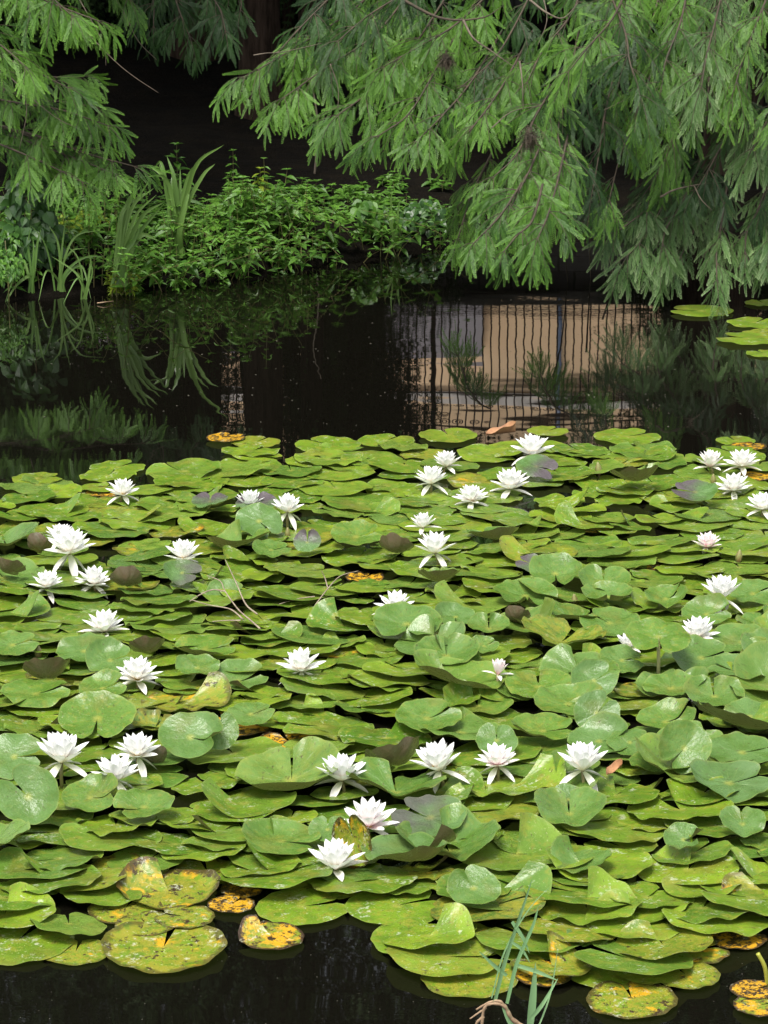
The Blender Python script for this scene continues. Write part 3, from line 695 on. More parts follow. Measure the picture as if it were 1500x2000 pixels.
# low bright patch at the water's edge
stem = MB(); sp = Sprays(); r = np.random.default_rng(9)
for k in range(46):
    px = r.uniform(212, 262); D = r.uniform(11.9, 12.15); p = at_D(px, 565, D)
    herb(stem, sp, (p.x, D, 0.0), r.uniform(.04, .11), r, .022, node=.016)
o = link('undergrowth', sp.mesh('undergrowth', M_HERB_YELLOW, HERB, 3)); tag(o, 'low bright yellow-green creeping herb at the waterline', 'undergrowth', kind='stuff'); stem.build('stems', M_STALK, o); o.children[0]['kind'] = 'stuff'
# broad-leaved climbers at the left and by the right end of the bank
def bush(name, spots, L, mat, lab, cat, seed, tmpl, nleaf=1.0, group=None):
    r = np.random.default_rng(seed); sp = Sprays(); st = MB(); c0 = np.array(at_D(*spots[0][:3]))
    c0[2] = max(0.0, float(ground_z(c0[0], c0[1])))
    for (px, py, D, rx, rz, n) in spots:
        c = np.array(at_D(px, py, D)) - c0
        st.tube([(c[0]*.3, c[1], -.02), (c[0]*.7, c[1], c[2]*.5), tuple(c)], [.004, .003, .002], 4)
        for k in range(int(n*nleaf)):
            q = c + unit(r.normal(size=3))*r.uniform(.2, 1)**.5*np.array([rx, .12, rz])
            if q[2]+c0[2] < .01: continue
            sp.add(q, unit(np.array([r.normal(0, .6), -.5+r.normal(0, .3), -.6+r.normal(0, .3)])), unit(np.array([r.normal(0, .4), -.7, .8])), L*r.uniform(.7, 1.3), r.uniform())
    t_ = thing(name, tuple(c0), lab, cat, group)
    st.build('stem', M_STALK, t_); link('foliage', sp.mesh('foliage', mat, tmpl, seed), t_)
bush('climber', [(60, 400, 12.1, .13, .16, 110), (35, 470, 12.0, .10, .12, 70), (95, 460, 12.1, .06, .1, 40)], .06, M_BROAD, 'dark broad-leaved climber under the left redwood boughs', 'climber', 21, BROAD)
bush('leafy_bush', [(15, 520, 11.8, .08, .07, 160), (10, 470, 11.9, .06, .06, 60)], .03, M_HERB, 'small bright green bush at the left edge of the water', 'bush', 22, HERB)
bush('fern_bush', [(135, 440, 12.5, .09, .05, 120), (175, 425, 12.6, .07, .05, 70)], .035, M_HERB_YELLOW, 'small yellow-green ferny bush behind the grass blades', 'bush', 23, HERB)
bush('leafy_bush', [(830, 420, 13.3, .10, .08, 130), (790, 440, 13.2, .08, .07, 60), (740, 440, 13.2, .08, .1, 60)], .045, M_BROAD, 'dark round-leaved bush at the right end of the bank', 'bush', 24, BROAD)
bush('leafy_bush', [(715, 405, 13.0, .05, .04, 30), (730, 420, 13.0, .04, .03, 20)], .05, M_HERB, 'small lime-green bush among the herbs', 'bush', 25, BROAD)
# strap leaves
def strap(parent, base, P, wd, mat, name='leaf', seed=0):
    r = np.random.default_rng(seed); C = catmull(P, 7); n = len(C); T = unit(np.gradient(C, axis=0))
    S = unit(np.cross(T, np.array([0.25*r.normal(), -1, 0.1]))); N = unit(np.cross(S, T))
    w_ = wd*np.clip(np.sin(np.pi*(0.28+0.72*np.linspace(0, 1, n)))**0.7, 0.03, 1)
    V = np.stack([C-S*w_[:, None]+N*w_[:, None]*.35, C, C+S*w_[:, None]+N*w_[:, None]*.35], 1).reshape(-1, 3) - base
    Qd = []
    for i in range(n-1):
        a = 3*i; Qd += [(a, a+1, a+4, a+3), (a+1, a+2, a+5, a+4)]
    me = mesh_np(name, V, np.array(Qd), mat, True, attrs={'tint': np.full(len(V), r.uniform()), 'tip': np.linspace(0, 1, n).repeat(3)})
    return link(name, me, parent)
def clump(name, bp, D, blades, mat, lab, cat, wd=.008, group=None, seed=0):
    b0 = at_D(bp[0], bp[1], D); b0.z = max(b0.z, 0); base = np.array(b0); t_ = thing(name, tuple(b0), lab, cat, group)
    for i, bl in enumerate(blades):
        off = (i-len(blades)/2)*3.0
        P = [Vector(base+np.array([off*.002, .01*(i % 3), -.01]))] + [at_D(x, y, D+dd) for (x, y, dd) in bl]
        strap(t_, base, P, wd*(0.8+0.4*((i*37) % 10)/10), mat, 'leaf', seed+i)
gI = 'strap-leaved clumps along the far bank'
clump('iris_plant', (347, 500), 12.35, [[(330,400,0),(316,320,.05),(300,330,.1)], [(335,400,.05),(310,318,.1)], [(360,400,0),(385,320,-.05),(437,283,-.1)], [(352,430,0),(372,350,.05),(400,300,.1)],
     [(350,420,.05),(352,330,.1)], [(340,430,0),(338,350,.05),(350,340,.1)], [(352,420,.02),(366,350,.02),(384,318,.0)], [(348,430,.02),(340,350,.02),(326,305,.05)], [(344,420,.02),(322,350,.02),(290,322,.05)], [(358,420,0),(395,345,0),(420,320,0)], [(343,430,0),(325,350,0),(280,345,-.05)], [(350,460,-.02),(362,400,-.02),(374,360,0)], [(346,450,0),(326,380,0),(318,330,0)]],
     M_STRAP, 'tall iris clump with arching leaves in front of the nettles', 'plant', .011, gI, 10)
clump('iris_plant', (235, 555), 11.9, [[(240,470,0),(262,400,0),(300,368,0)], [(232,470,0),(242,410,0),(285,375,.03)], [(250,480,0),(280,420,-.03),(320,395,-.05)], [(238,480,.03),(250,430,.03),(270,385,.05)],
     [(246,490,0),(270,455,0),(318,400,0)], [(234,490,0),(238,440,0),(250,395,0)], [(242,500,-.02),(262,470,-.03),(275,440,-.04)], [(248,510,0),(276,460,0),(310,470,0)], [(236,480,0),(246,420,0),(262,372,0)], [(240,480,0),(256,410,0),(292,352,.0)], [(244,490,0),(266,420,0),(306,380,0)], [(238,480,.01),(248,400,.01),(276,362,.01)]],
     M_STRAP, 'iris clump leaning right at the waterline', 'plant', .011, gI, 40)
clump('grass_clump', (120, 585), 11.95, [[(100,520,0),(85,470,0),(60,440,.0)], [(118,520,0),(112,470,0),(95,440,0)], [(125,510,0),(150,460,0),(200,450,0)], [(122,520,0),(140,490,0),(165,485,0)], [(128,540,0),(160,520,0),(178,585,-.1)],
     [(118,540,0),(122,480,0),(128,430,0)], [(112,545,0),(90,530,-.1),(75,590,-.15)], [(124,540,0),(160,505,0),(205,500,.0)]], M_GRASS, 'arching grass clump with pale blades near the left edge', 'grass clump', .0055, gI, 60)
clump('grass_clump', (62, 575), 11.9, [[(60,530,0),(55,480,0),(60,440,0)], [(66,530,0),(72,480,0),(80,445,0)], [(56,540,0),(40,510,0),(5,605,-.12)], [(64,540,0),(66,490,0),(64,460,0)], [(60,540,0),(30,560,-.05),(8,600,-.1)]], M_GRASS, 'upright grass clump at the left edge, one blade bent to the water', 'grass clump', .0065, gI, 80)
clump('grass_clump', (165, 590), 11.85, [[(160,540,0),(150,500,0),(130,480,0)], [(170,560,0),(176,520,0),(178,500,0)], [(165,560,0),(150,545,-.05),(120,600,-.1)], [(172,560,0),(180,530,0),(172,490,0)], [(160,555,0),(145,530,0),(100,500,0)]], M_GRASS, 'short grass clump beside the leaning iris leaves', 'grass clump', .005, gI, 90)
clump('grass_clump', (772, 505), 13.0, [[(768,440,0),(764,400,0),(766,365,0)], [(775,450,0),(778,410,0),(782,385,0)], [(770,460,0),(758,420,0),(752,400,0)], [(780,480,0),(795,465,0),(812,470,0)], [(770,470,0),(762,440,0),(745,430,0)]], M_STRAP, 'slender dark clump at the right end of the bank', 'grass clump', .006, gI, 100)
clump('iris_plant', (470, 540), 12.5, [[(480,500,0),(500,485,0),(505,530,-.05)], [(465,500,0),(440,480,0),(420,510,-.05)], [(475,505,0),(490,480,0),(470,470,0)]], M_STRAP, 'low iris tuft with drooping leaves among the herbs', 'plant', .007, gI, 110)

# ------------------------------------------------------------------ lily pads
def pad_geom(r, seed, notch=0.0, half=5, wave=.05, wn=7, cup=.0, fold=.0, lift=0.0, liftside=1, bump=.02, oval=1.0, nr=7, na=68, curl=0.0, pleat=0.0, pn=3, roll_=0.0):
    """disc with a slit, wavy rim, optional cup, V-fold and one raised lobe; slit towards angle `notch`"""
    q = np.random.default_rng(seed)
    t = np.array([0.0, .14, .30, .46, .62, .76, .88, .96, 1.0]) if nr == 7 else np.linspace(0, 1, nr)
    hw = R(half)
    a = hw + (2*np.pi-2*hw)*np.linspace(0, 1, na)**1.0
    ph = q.uniform(0, 6.28, 6)
    A, Tt = np.meshgrid(a, t)
    out = 1+.02*np.sin(2*A+ph[0])+.018*np.sin(3*A+ph[1])+.010*np.sin(wn*2*A+ph[2])
    # lobes beside the slit end in a blunt point
    dl = np.minimum(A-hw, 2*np.pi-hw-A)
    out *= 1-.24*np.exp(-(dl/.13)**2) + .03*np.exp(-((dl-.45)/.25)**2)
    rr = Tt*out
    # slit edges run to the centre and bow slightly
    A2 = A + 0*A
    x = rr*np.cos(A2)*oval; y = rr*np.sin(A2)
    z = cup*Tt**2 + wave*Tt**4*(np.sin(wn*A+ph[3]+.8*np.sin(2*A+ph[4]))*.6+.5*np.sin((wn*1.7)*A+ph[5])*.5)
    z += bump*(np.sin(3.1*x+ph[0])*np.cos(2.7*y+ph[1])+.6*np.sin(5.3*y+ph[2]+2*x))*Tt
    z += fold*np.abs(y)
    if pleat: z += pleat*Tt**1.4*np.abs(np.sin(pn*A+ph[0]+.5*np.sin(A*2+ph[1]))) + .5*pleat*Tt**2*np.sin(2*A+ph[4])
    if roll_:                                   # one stretch of rim rolls up or down
        z += roll_*np.clip(Tt-.55, 0, 1)**1.5*3.2*np.clip(np.cos(A-ph[2]), 0, 1)**1.5
    if lift:
        dd = (A-hw) if liftside > 0 else (2*np.pi-hw-A)
        k = np.clip(1-dd/1.25, 0, 1)
        z += lift*(k*k*(3-2*k))*Tt**1.3
        inward = 1-.35*abs(lift)*(k*k)*Tt; x = x*inward; y = y*inward
    if curl:
        z += curl*np.clip(Tt-.75, 0, 1)**1.2*3*(.6+.4*np.sin(2*A+ph[1]))
    uv = np.stack([Tt*np.cos(A), Tt*np.sin(A)], -1).reshape(-1, 2)
    c, s = math.cos(notch), math.sin(notch)
    X_ = x*c-y*s; Y_ = x*s+y*c
    V = np.stack([X_, Y_, z], -1).reshape(-1, 3)*r
    n_, m_ = len(t), na
    idx = np.arange(n_*m_).reshape(n_, m_)
    Qd = np.stack([idx[:-1, :-1], idx[1:, :-1], idx[1:, 1:], idx[:-1, 1:]], -1).reshape(-1, 4)
    return V, Qd, uv
class Pad: pass
PADS = []
def make_pad(cx, cy, cz, r, tilt=0.0, roll=0.0, notch=1.57, seed=0, tint=.4, decay=0., grey=0., stalk=False, pose='flat', size=None, hand=False, label=None, **kw):
    p = Pad(); V, Qd, uv = pad_geom(r, seed, notch, **kw)
    # tilt > 0 turns the face towards the camera (far edge up)
    ct, st = math.cos(tilt), math.sin(tilt); Rx = np.array([[1, 0, 0], [0, ct, -st], [0, st, ct]])
    cr, sr = math.cos(roll), math.sin(roll); Ry = np.array([[cr, 0, sr], [0, 1, 0], [-sr, 0, cr]])
    p.V = V @ (Rx @ Ry).T; p.Q = Qd; p.uv = uv; p.c = (cx, cy, cz); p.r = r; p.tint = tint; p.decay = decay; p.grey = grey
    p.seed = (seed*0.731) % 50; p.stalk = stalk; p.pose = pose; p.hand = hand; p.label = label; p.tilt = tilt
    px, py, f = project(p.c); p.px, p.py, p.f = px, py, f
    PADS.append(p); return p
def pad_px(px, py, w_, h_, kind='raised', z=None, **kw):
    """place a pad by what the photo shows: centre, width and height in its pixels"""
    q = at_z(px, py, z if z is not None else .02)
    f = project(q)[2]; r = w_/FPX*f/2; dep = depression(py)
    a = math.asin(min(.95, h_/w_))
    tilt = a-dep if kind != 'under' else -(dep+a)
    lim = kw.pop('ov', None)
    zz = z if z is not None else ((.038 if kind != 'under' else .02)+abs(math.sin(tilt))*r*0.9)
    q = at_z(px, py, zz)
    f = project(q)[2]; r = w_/FPX*f/2
    kw.setdefault('seed', int(px*7+py*13) % 9973)
    return make_pad(q.x, q.y, q.z, r, tilt=tilt, hand=True, **kw)
BK = math.pi/2; FR = -math.pi/2
# clean raised or tilted leaves (px, py, w, h, grey, slit direction, cup, label)
raised = [
 (190,1403,150,88,.35,FR,.10,'bright broad pad facing the viewer, behind the three lower-left lilies',{}),
 (55,1556,122,128,.75,BK+.8,.18,'large upright glossy pad at the left edge, below the lower-left lilies',{'fold':.12}),
 (176,1558,116,62,.4,-.2,.10,'pale round pad in front of the lower-left lilies',{}),
 (282,1577,118,62,.45,-2.6,.14,'glossy pad folded upward, right of the pale round pad',{'fold':.15}),
 (372,1440,122,92,.75,-.4,.10,'dark grey-green pad standing behind the torn speckled pad',{}),
 (428,1428,80,78,.7,BK,.10,'rounded grey-green pad leaning beside the dark standing pad',{}),
 (28,1478,120,92,.8,0,.10,'wide grey-green pad at the left edge behind the lower-left lily',{}),
 (795,1219,140,74,.65,FR,.12,'broad pale pad right in front of the half hidden central lily',{}),
 (1085,1121,106,64,.55,FR,.20,'raised round pad, topmost of the right-hand raised leaves',{}),
 (1026,1164,124,56,.55,FR,.12,'raised pad with an upturned rim, left of the topmost raised leaf',{}),
 (1180,1140,102,54,.5,BK,.28,'raised cupped pad right of the topmost raised leaf',{}),
 (1186,1166,100,46,.55,FR,.30,'funnel shaped pad in front of the raised cupped pad',{}),
 (1190,1217,122,56,.6,2.4,.10,'wide raised pad between the cupped pads and the stalked pad',{}),
 (1286,1244,128,70,.35,FR,.05,'raised pad on a long pale stalk, hiding part of a lily',{'stalk':True,'z':.13}),
 (840,1597,152,82,.95,2.7,.04,'grey-purple tilted pad just right of the pink-based lily',{}),
 (356,1119,78,48,.95,-.3,.08,'grey upright pad in front of the lily left of centre',{}),
 (506,1018,90,64,.85,-.9,.05,'grey-green slanting pad below the far left-centre lilies',{}),
 (500,984,82,30,1.0,BK,.03,'slate-grey pad covering the half hidden far lily',{}),
 (410,979,72,32,1.0,BK,.03,'slate-grey pad left of the half hidden far lily',{}),
 (600,1059,54,42,1.0,BK,.08,'small slate-grey upright pad in the far middle',{}),
 (696,1048,108,50,.4,.2,.16,'fresh green cupped pad in the far middle',{}),
 (1048,911,78,40,1.0,-.5,.03,'dark slate pad behind the closed bud in the far right',{}),
 (1357,961,86,42,1.0,2.8,.03,'dark slate slanting pad near the far right bud',{}),
 (1036,1100,60,34,1.0,2.6,.03,'dark slate pad behind the raised round leaves',{}),
 (1336,1462,104,108,.6,-2.3,.10,'upright folded pad standing right of the right-hand lily',{'fold':.25}),
 (1290,1497,124,48,.45,BK,.30,'cupped pad in front of the upright folded pad',{}),
 (1424,1530,156,74,.9,.3,.08,'wide grey-green pad near the right edge, lower right',{}),
 (1450,1470,130,66,.8,.2,.10,'grey-green pad behind the wide grey-green pad at the right',{}),
 (1166,1393,94,92,.85,.9,.06,'tall grey-green pad standing above the right-hand lily',{}),
 (1170,1448,120,60,.8,0,.08,'grey-green pad behind the right-hand lily',{}),
 (1230,1450,90,56,.7,.4,.10,'grey-green pad leaning right of the right-hand lily',{}),
 (872,1281,130,62,.6,BK,.30,'deep cupped pad with an upturned edge, left of the pink bud-like lily',{}),
 (835,1403,132,66,.5,.5,.14,'broad cupped pad above the tilted white lily',{}),
 (1052,1341,136,56,.3,BK,.20,'fresh green curled pad below the pink bud-like lily',{}),
 (1060,1428,120,52,.3,0,.18,'fresh green cupped pad above the grey-green pad of the right-hand lily',{}),
 (970,1446,84,60,.8,BK,.05,'round upright pad right behind the small lower-centre lily',{}),
 (1105,1303,110,42,.4,FR,.10,'fresh raised pad right of the pink bud-like lily',{}),
 (1160,1330,90,70,.85,.6,.04,'grey-green leaning pad right of the fresh raised pad',{}),
 (1110,1375,130,60,.45,-.2,.15,'raised green pad in front of the leaning grey-green pad',{}),
 (1112,1590,140,64,.55,BK,.30,'saddle shaped cupped pad in the lower right',{'fold':.2}),
 (1110,1562,74,54,.8,FR,.12,'upturned lobe of a grey-green pad behind the saddle shaped pad',{}),
 (1450,1255,120,60,.6,.4,.14,'raised pad right of the upper right-hand lily',{}),
 (1370,1285,124,70,.7,.3,.12,'raised grey-green pad below the upper right-hand lily',{}),
 (1440,1312,110,60,.75,2.7,.12,'raised grey-green pad near the right edge, middle height',{}),
 (1395,1360,120,60,.6,BK,.30,'funnel shaped pad in the middle of the right-hand raised leaves',{}),
 (1310,1345,110,52,.5,BK,.28,'cupped pad left of the funnel shaped pad at the right',{}),
 (1465,1400,110,66,.75,.2,.10,'broad raised pad at the right edge above the grey-green pads',{}),
 (1300,1410,110,52,.4,.3,.24,'green cupped pad above the upright folded pad',{}),
 (1215,1290,90,56,.6,.1,.12,'raised pad tucked left of the pale stalk',{}),
 (1380,1200,90,48,.55,.1,.14,'raised pad between the two right-hand lilies',{}),
 (1470,1160,90,50,.6,.4,.14,'raised pad at the right edge beside the upper right lily',{}),
 (1300,1170,90,42,.45,.4,.2,'raised pad left of the upper right lily',{}),
 (550,1643,142,58,.45,-.3,.05,'broad pad with a scalloped rim left of the lowest lily',{}),
 (640,1620,80,56,.7,BK,.06,'grey-green leaning pad between the two lowest lilies',{}),
 (385,1305,90,46,.6,2.5,.08,'raised pad with a folded lobe, right of the lily left of centre',{'lift':.5}),
 (165,1272,110,62,.7,.3,.12,'grey-green raised pad above the middle-left lily',{}),
 (215,1290,100,60,.7,.3,.1,'grey-green pad right behind the middle-left lily',{}),
 (200,1345,90,40,.4,.3,.1,'green pad beneath the middle-left lily',{}),
 (400,1268,140,50,.3,.2,.08,'broad fresh pad right of the middle-left lily',{}),
 (25,1260,95,50,.55,.3,.12,'raised pad at the left edge beside the brown bud',{}),
 (70,1355,130,46,.4,.3,.16,'curled green pad at the left edge, middle height',{}),
 (530,1075,84,32,.6,.3,.10,'cupped grey-green pad left of the small slate pad',{}),
 (955,1228,82,32,.5,BK,.36,'small split cupped pad right of the broad pale pad',{}),
 (890,1205,80,44,.75,FR,.1,'grey-green pad behind the broad pale pad',{}),
 (490,1395,90,50,.65,.4,.08,'grey-green pad right of the rounded leaning pad',{}),
 (945,1262,60,34,.5,.4,.2,'small cupped pad above the pink bud-like lily',{}),
 (1335,1640,84,60,.75,-.6,.15,'grey-green pad with a raised pointed lobe, lower right',{'lift':.6}),
 (1450,1610,90,60,.75,BK,.18,'folded grey-green pad at the right edge, lower right',{'fold':.25}),
 (800,1668,190,62,.85,-.4,.10,'dull purple-green pad right of the lowest lily',{'lift':.3}),
 (1135,1685,120,46,.6,2.3,.04,'pad with a tall triangular lobe in the lower right',{'lift':.7}),
 (925,1735,104,78,.7,2.1,.05,'pad with a scum-streaked raised lobe beside the dark gap',{'lift':.5,'decay':.08}),
]
for (px, py, w_, h_, gr, nd, cup, lab, kw) in raised:
    q_ = random.Random(int(px*py)); cup *= .75; kw = dict(kw); kw.setdefault('wave', q_.uniform(.03, .07)); kw.setdefault('pleat', q_.uniform(.03, .10)); kw.setdefault('pn', q_.choice((2, 2.5, 3))); kw.setdefault('roll_', q_.uniform(-.25, .45)); kw.setdefault('oval', q_.uniform(.9, 1.08)); kw.setdefault('bump', .035)
    pad_px(px, py, w_, h_, grey=gr, notch=nd, cup=cup, label=lab, tint=.25, pose='raised', stalk=kw.pop('stalk', False), **kw)
under = [
 (76,1071,58,40,'dark purple underside of a pad tipped up beside the left lily pair'),
 (20,1118,70,34,'dark brown upturned pad at the left edge'),
 (246,1142,74,34,'rust-brown upturned pad right of the left lily pair'),
 (285,1272,80,42,'brown-backed pad folded up above the middle-left lily'),
 (90,1322,110,50,'dark brown-backed pad curling over at the left edge'),
 (765,1493,124,46,'brown underside of a pad tipped up left of the tilted white lily'),
 (1012,1211,60,36,'rust-brown underside below the raised round pads'),
 (300,1486,60,40,'dark brown lobe tipped up beside the lower-left lilies'),
 (775,1079,80,24,'dark purple pad left of the double lily'),
 (858,1136,100,20,'dark purple-brown pad beneath the double lily'),
 (1240,940,110,16,'dark brown pad in the far right gap'),
]
for (px, py, w_, h_, lab) in under:
    w_ *= .85; h_ *= .8
    pad_px(px, py, w_, h_, kind='under', grey=.5, notch=BK+random.uniform(-1, 1), cup=.3, wave=.08, fold=.12, roll_=.5, pleat=.06, label=lab, tint=.2, pose='tipped')
# leaves along the open-water edges, flat on the water, many of them yellowing
edge = [
 (320,1852,246,96,.42,BK-.1,'large blotched yellow-green pad at the lower edge of the mat',{'curl':.12}),
 (530,1832,132,70,.62,2.3,'yellow and brown pad floating alone with a raised pointed lobe',{'lift':.5}),
 (362,1796,116,46,.45,2.8,'speckled yellow pad above the large blotched one',{}),
 (472,1737,84,34,.95,2.0,'bright orange and brown decaying pad',{}),
 (330,1742,200,62,.5,1.9,'curled pad with a dead brown rim and yellow patches',{'curl':.35,'lift':.4}),
 (452,1768,92,30,.85,1.0,'brown decaying pad sunk between the speckled pads and the dark gap',{}),
 (285,1808,120,40,.45,2.0,'rust-edged pad touching the large blotched one from behind',{}),
 (255,1700,150,46,.4,1.2,'mottled yellow-green pad with a rusty centre, lower left',{}),
 (405,1702,140,44,.34,1.8,'olive mottled pad above the orange decaying one',{}),
 (245,1775,150,50,.5,1.3,'rust-spotted pad left of the speckled yellow one',{}),
 (590,1773,182,60,.0,.35,'clean green pad lying on the dark gap, left of its twin',{'wave':.01}),
 (775,1773,196,58,.0,.5,'clean green pad lying on the dark gap, right of its twin',{'wave':.01}),
 (818,1838,190,70,.12,1.2,'green pad with a small brown spot at the near edge',{}),
 (905,1843,150,58,.1,.9,'green pad with two pointed lobes near the water grass',{'lift':.2}),
 (918,1910,192,72,.34,1.9,'yellow speckled pad behind the water grass roots',{}),
 (1234,1953,180,60,.48,1.7,'lowest speckled pad with a scorched brown rim',{}),
 (1340,1908,132,56,.36,2.0,'yellow-edged pad right of the lowest speckled pad',{}),
 (1265,1900,130,60,.22,.9,'brownish green pad above the lowest speckled pad',{}),
 (1200,1895,190,52,.18,1.6,'dull green pad with brown specks at the near edge',{}),
 (1440,1832,116,56,.98,.5,'orange decaying pad at the lower right edge',{}),
 (1352,1858,140,50,.5,.3,'yellow mottled pad beside the orange one',{}),
 (1482,1968,100,50,.62,.4,'brown-mottled pad in the lower right corner',{}),
 (1470,1938,90,26,.98,.4,'small dark withered pad in the lower right corner',{}),
 (148,1858,130,46,.35,1.5,'dull yellow-green pad at the lower left edge',{}),
 (35,1838,220,70,.14,1.2,'wide green pad in the lower left corner',{}),
 (1030,1850,150,56,.05,1.9,'green pad behind the water grass blades',{}),
 (1060,1905,120,38,.7,1.9,'yellowed pad half under the others by the water grass',{}),
 (440,857,78,18,.9,1.2,'sunken orange-veined pad floating at the far left edge',{}),
 (500,863,98,20,.30,1.0,'yellowish pad at the far edge beside the sunken orange one',{}),
 (230,913,110,22,.12,.9,'isolated pad at the far left edge of the mat',{}),
 (72,936,96,20,.22,.4,'small yellow-rimmed pad at the far left corner',{}),
 (875,852,116,24,.2,1.8,'far edge pad left of the dry leaf',{}),
 (1070,845,82,17,.25,.9,'far edge pad right of the dry leaf',{}),
 (1436,860,76,16,.05,1.9,'lone small pad at the far right edge of the mat',{}),
 (1462,872,70,14,.95,1.0,'orange pad edge near the far right lily pair',{}),
 (1370,608,122,17,.08,2.9,'lone pale pad floating under the dusty redwood sprays',{'wave':.01}),
 (1475,632,110,18,.12,1.0,'upper pad of the floating group at the right edge',{}),
 (1460,664,118,20,.12,2.6,'middle pad of the floating group at the right edge',{}),
 (1492,690,70,16,.1,2.0,'lowest pad of the floating group at the right edge',{}),
 (1490,592,70,16,.12,1.8,'farthest pad of the floating group at the right edge',{}),
 (1490,652,80,18,.3,.8,'yellowish pad of the floating group at the right edge',{}),
 (640,870,130,26,.06,2.4,'broad far edge pad left of centre',{}),
 (755,864,110,22,.08,1.0,'far edge pad just left of centre',{}),
 (1000,868,60,18,.3,1.0,'yellowish far pad under the dry leaf',{}),
 (1225,853,130,24,.06,.6,'broad far edge pad right of centre',{}),
 (205,962,80,20,.98,1.0,'orange withered pad beside the far left lily',{}),
 (1160,1035,70,14,.98,1.0,'orange withered pad lying between green ones, right of centre',{}),
 (1240,1110,100,18,.9,1.0,'orange and brown decaying pad behind the raised leaves',{}),
 (880,1500,70,22,.98,1.0,'orange pad under the tilted white lily',{}),
 (655,1268,120,22,.5,1.0,'yellow-brown pad right of the central lily',{}),
 (650,1725,170,40,.30,1.4,'yellowish brown pad beneath the lowest lily',{}),
 (560,1712,150,40,.25,1.7,'speckled olive pad left of the lowest lily',{}),
 (1505,1755,200,80,.4,2.4,'green and orange pad with an upturned lobe at the right edge',{'lift':.35}),
]
for (px, py, w_, h_, dc, nd, lab, kw) in edge:
    kw = dict(kw); kw.setdefault('wave', .03); kw.setdefault('bump', .012)
    q = at_z(px, py, .006); f = project(q)[2]; rr_ = w_/FPX*f/2
    make_pad(q.x, q.y, .006+.0016*(len(PADS) % 5), rr_, tilt=0, notch=nd, seed=int(px*3+py), tint=.6, decay=dc, grey=0.0, hand=True, label=lab, pose='flat', **kw)
# the overlapping mat
MAT = [(-40,945),(60,938),(120,950),(180,922),(280,917),(380,915),(410,885),(540,876),(640,872),(800,872),(930,868),(1070,858),(1280,862),(1370,885),(1540,888),
       (1540,1830),(1420,1840),(1330,1880),(1210,1895),(1080,1900),(960,1885),(830,1880),(760,1850),(740,1830),(870,1800),(880,1745),(700,1725),(500,1725),(440,1692),(330,1685),(240,1700),(190,1770),(150,1815),(90,1845),(-40,1858)]
def inside(px, py, poly=MAT):
    c = False; j = len(poly)-1
    for i in range(len(poly)):
        xi, yi = poly[i]; xj, yj = poly[j]
        if (yi > py) != (yj > py) and px < (xj-xi)*(py-yi)/(yj-yi)+xi: c = not c
        j = i
    return c
GAPS = [(1010,1000,40,26),(1180,950,60,10),(880,1120,40,10),(400,1352,40,16),(560,1195,45,10),(840,945,40,12),(1090,960,30,10),(1000,915,40,9),(640,1000,20,10),
        (50,1180,50,8),(350,1500,70,22),(640,1110,60,12),(1230,1335,40,20),(560,1490,50,14),(1270,1045,40,10),(1050,985,30,12),(840,1740,30,12),(760,1440,30,8)]
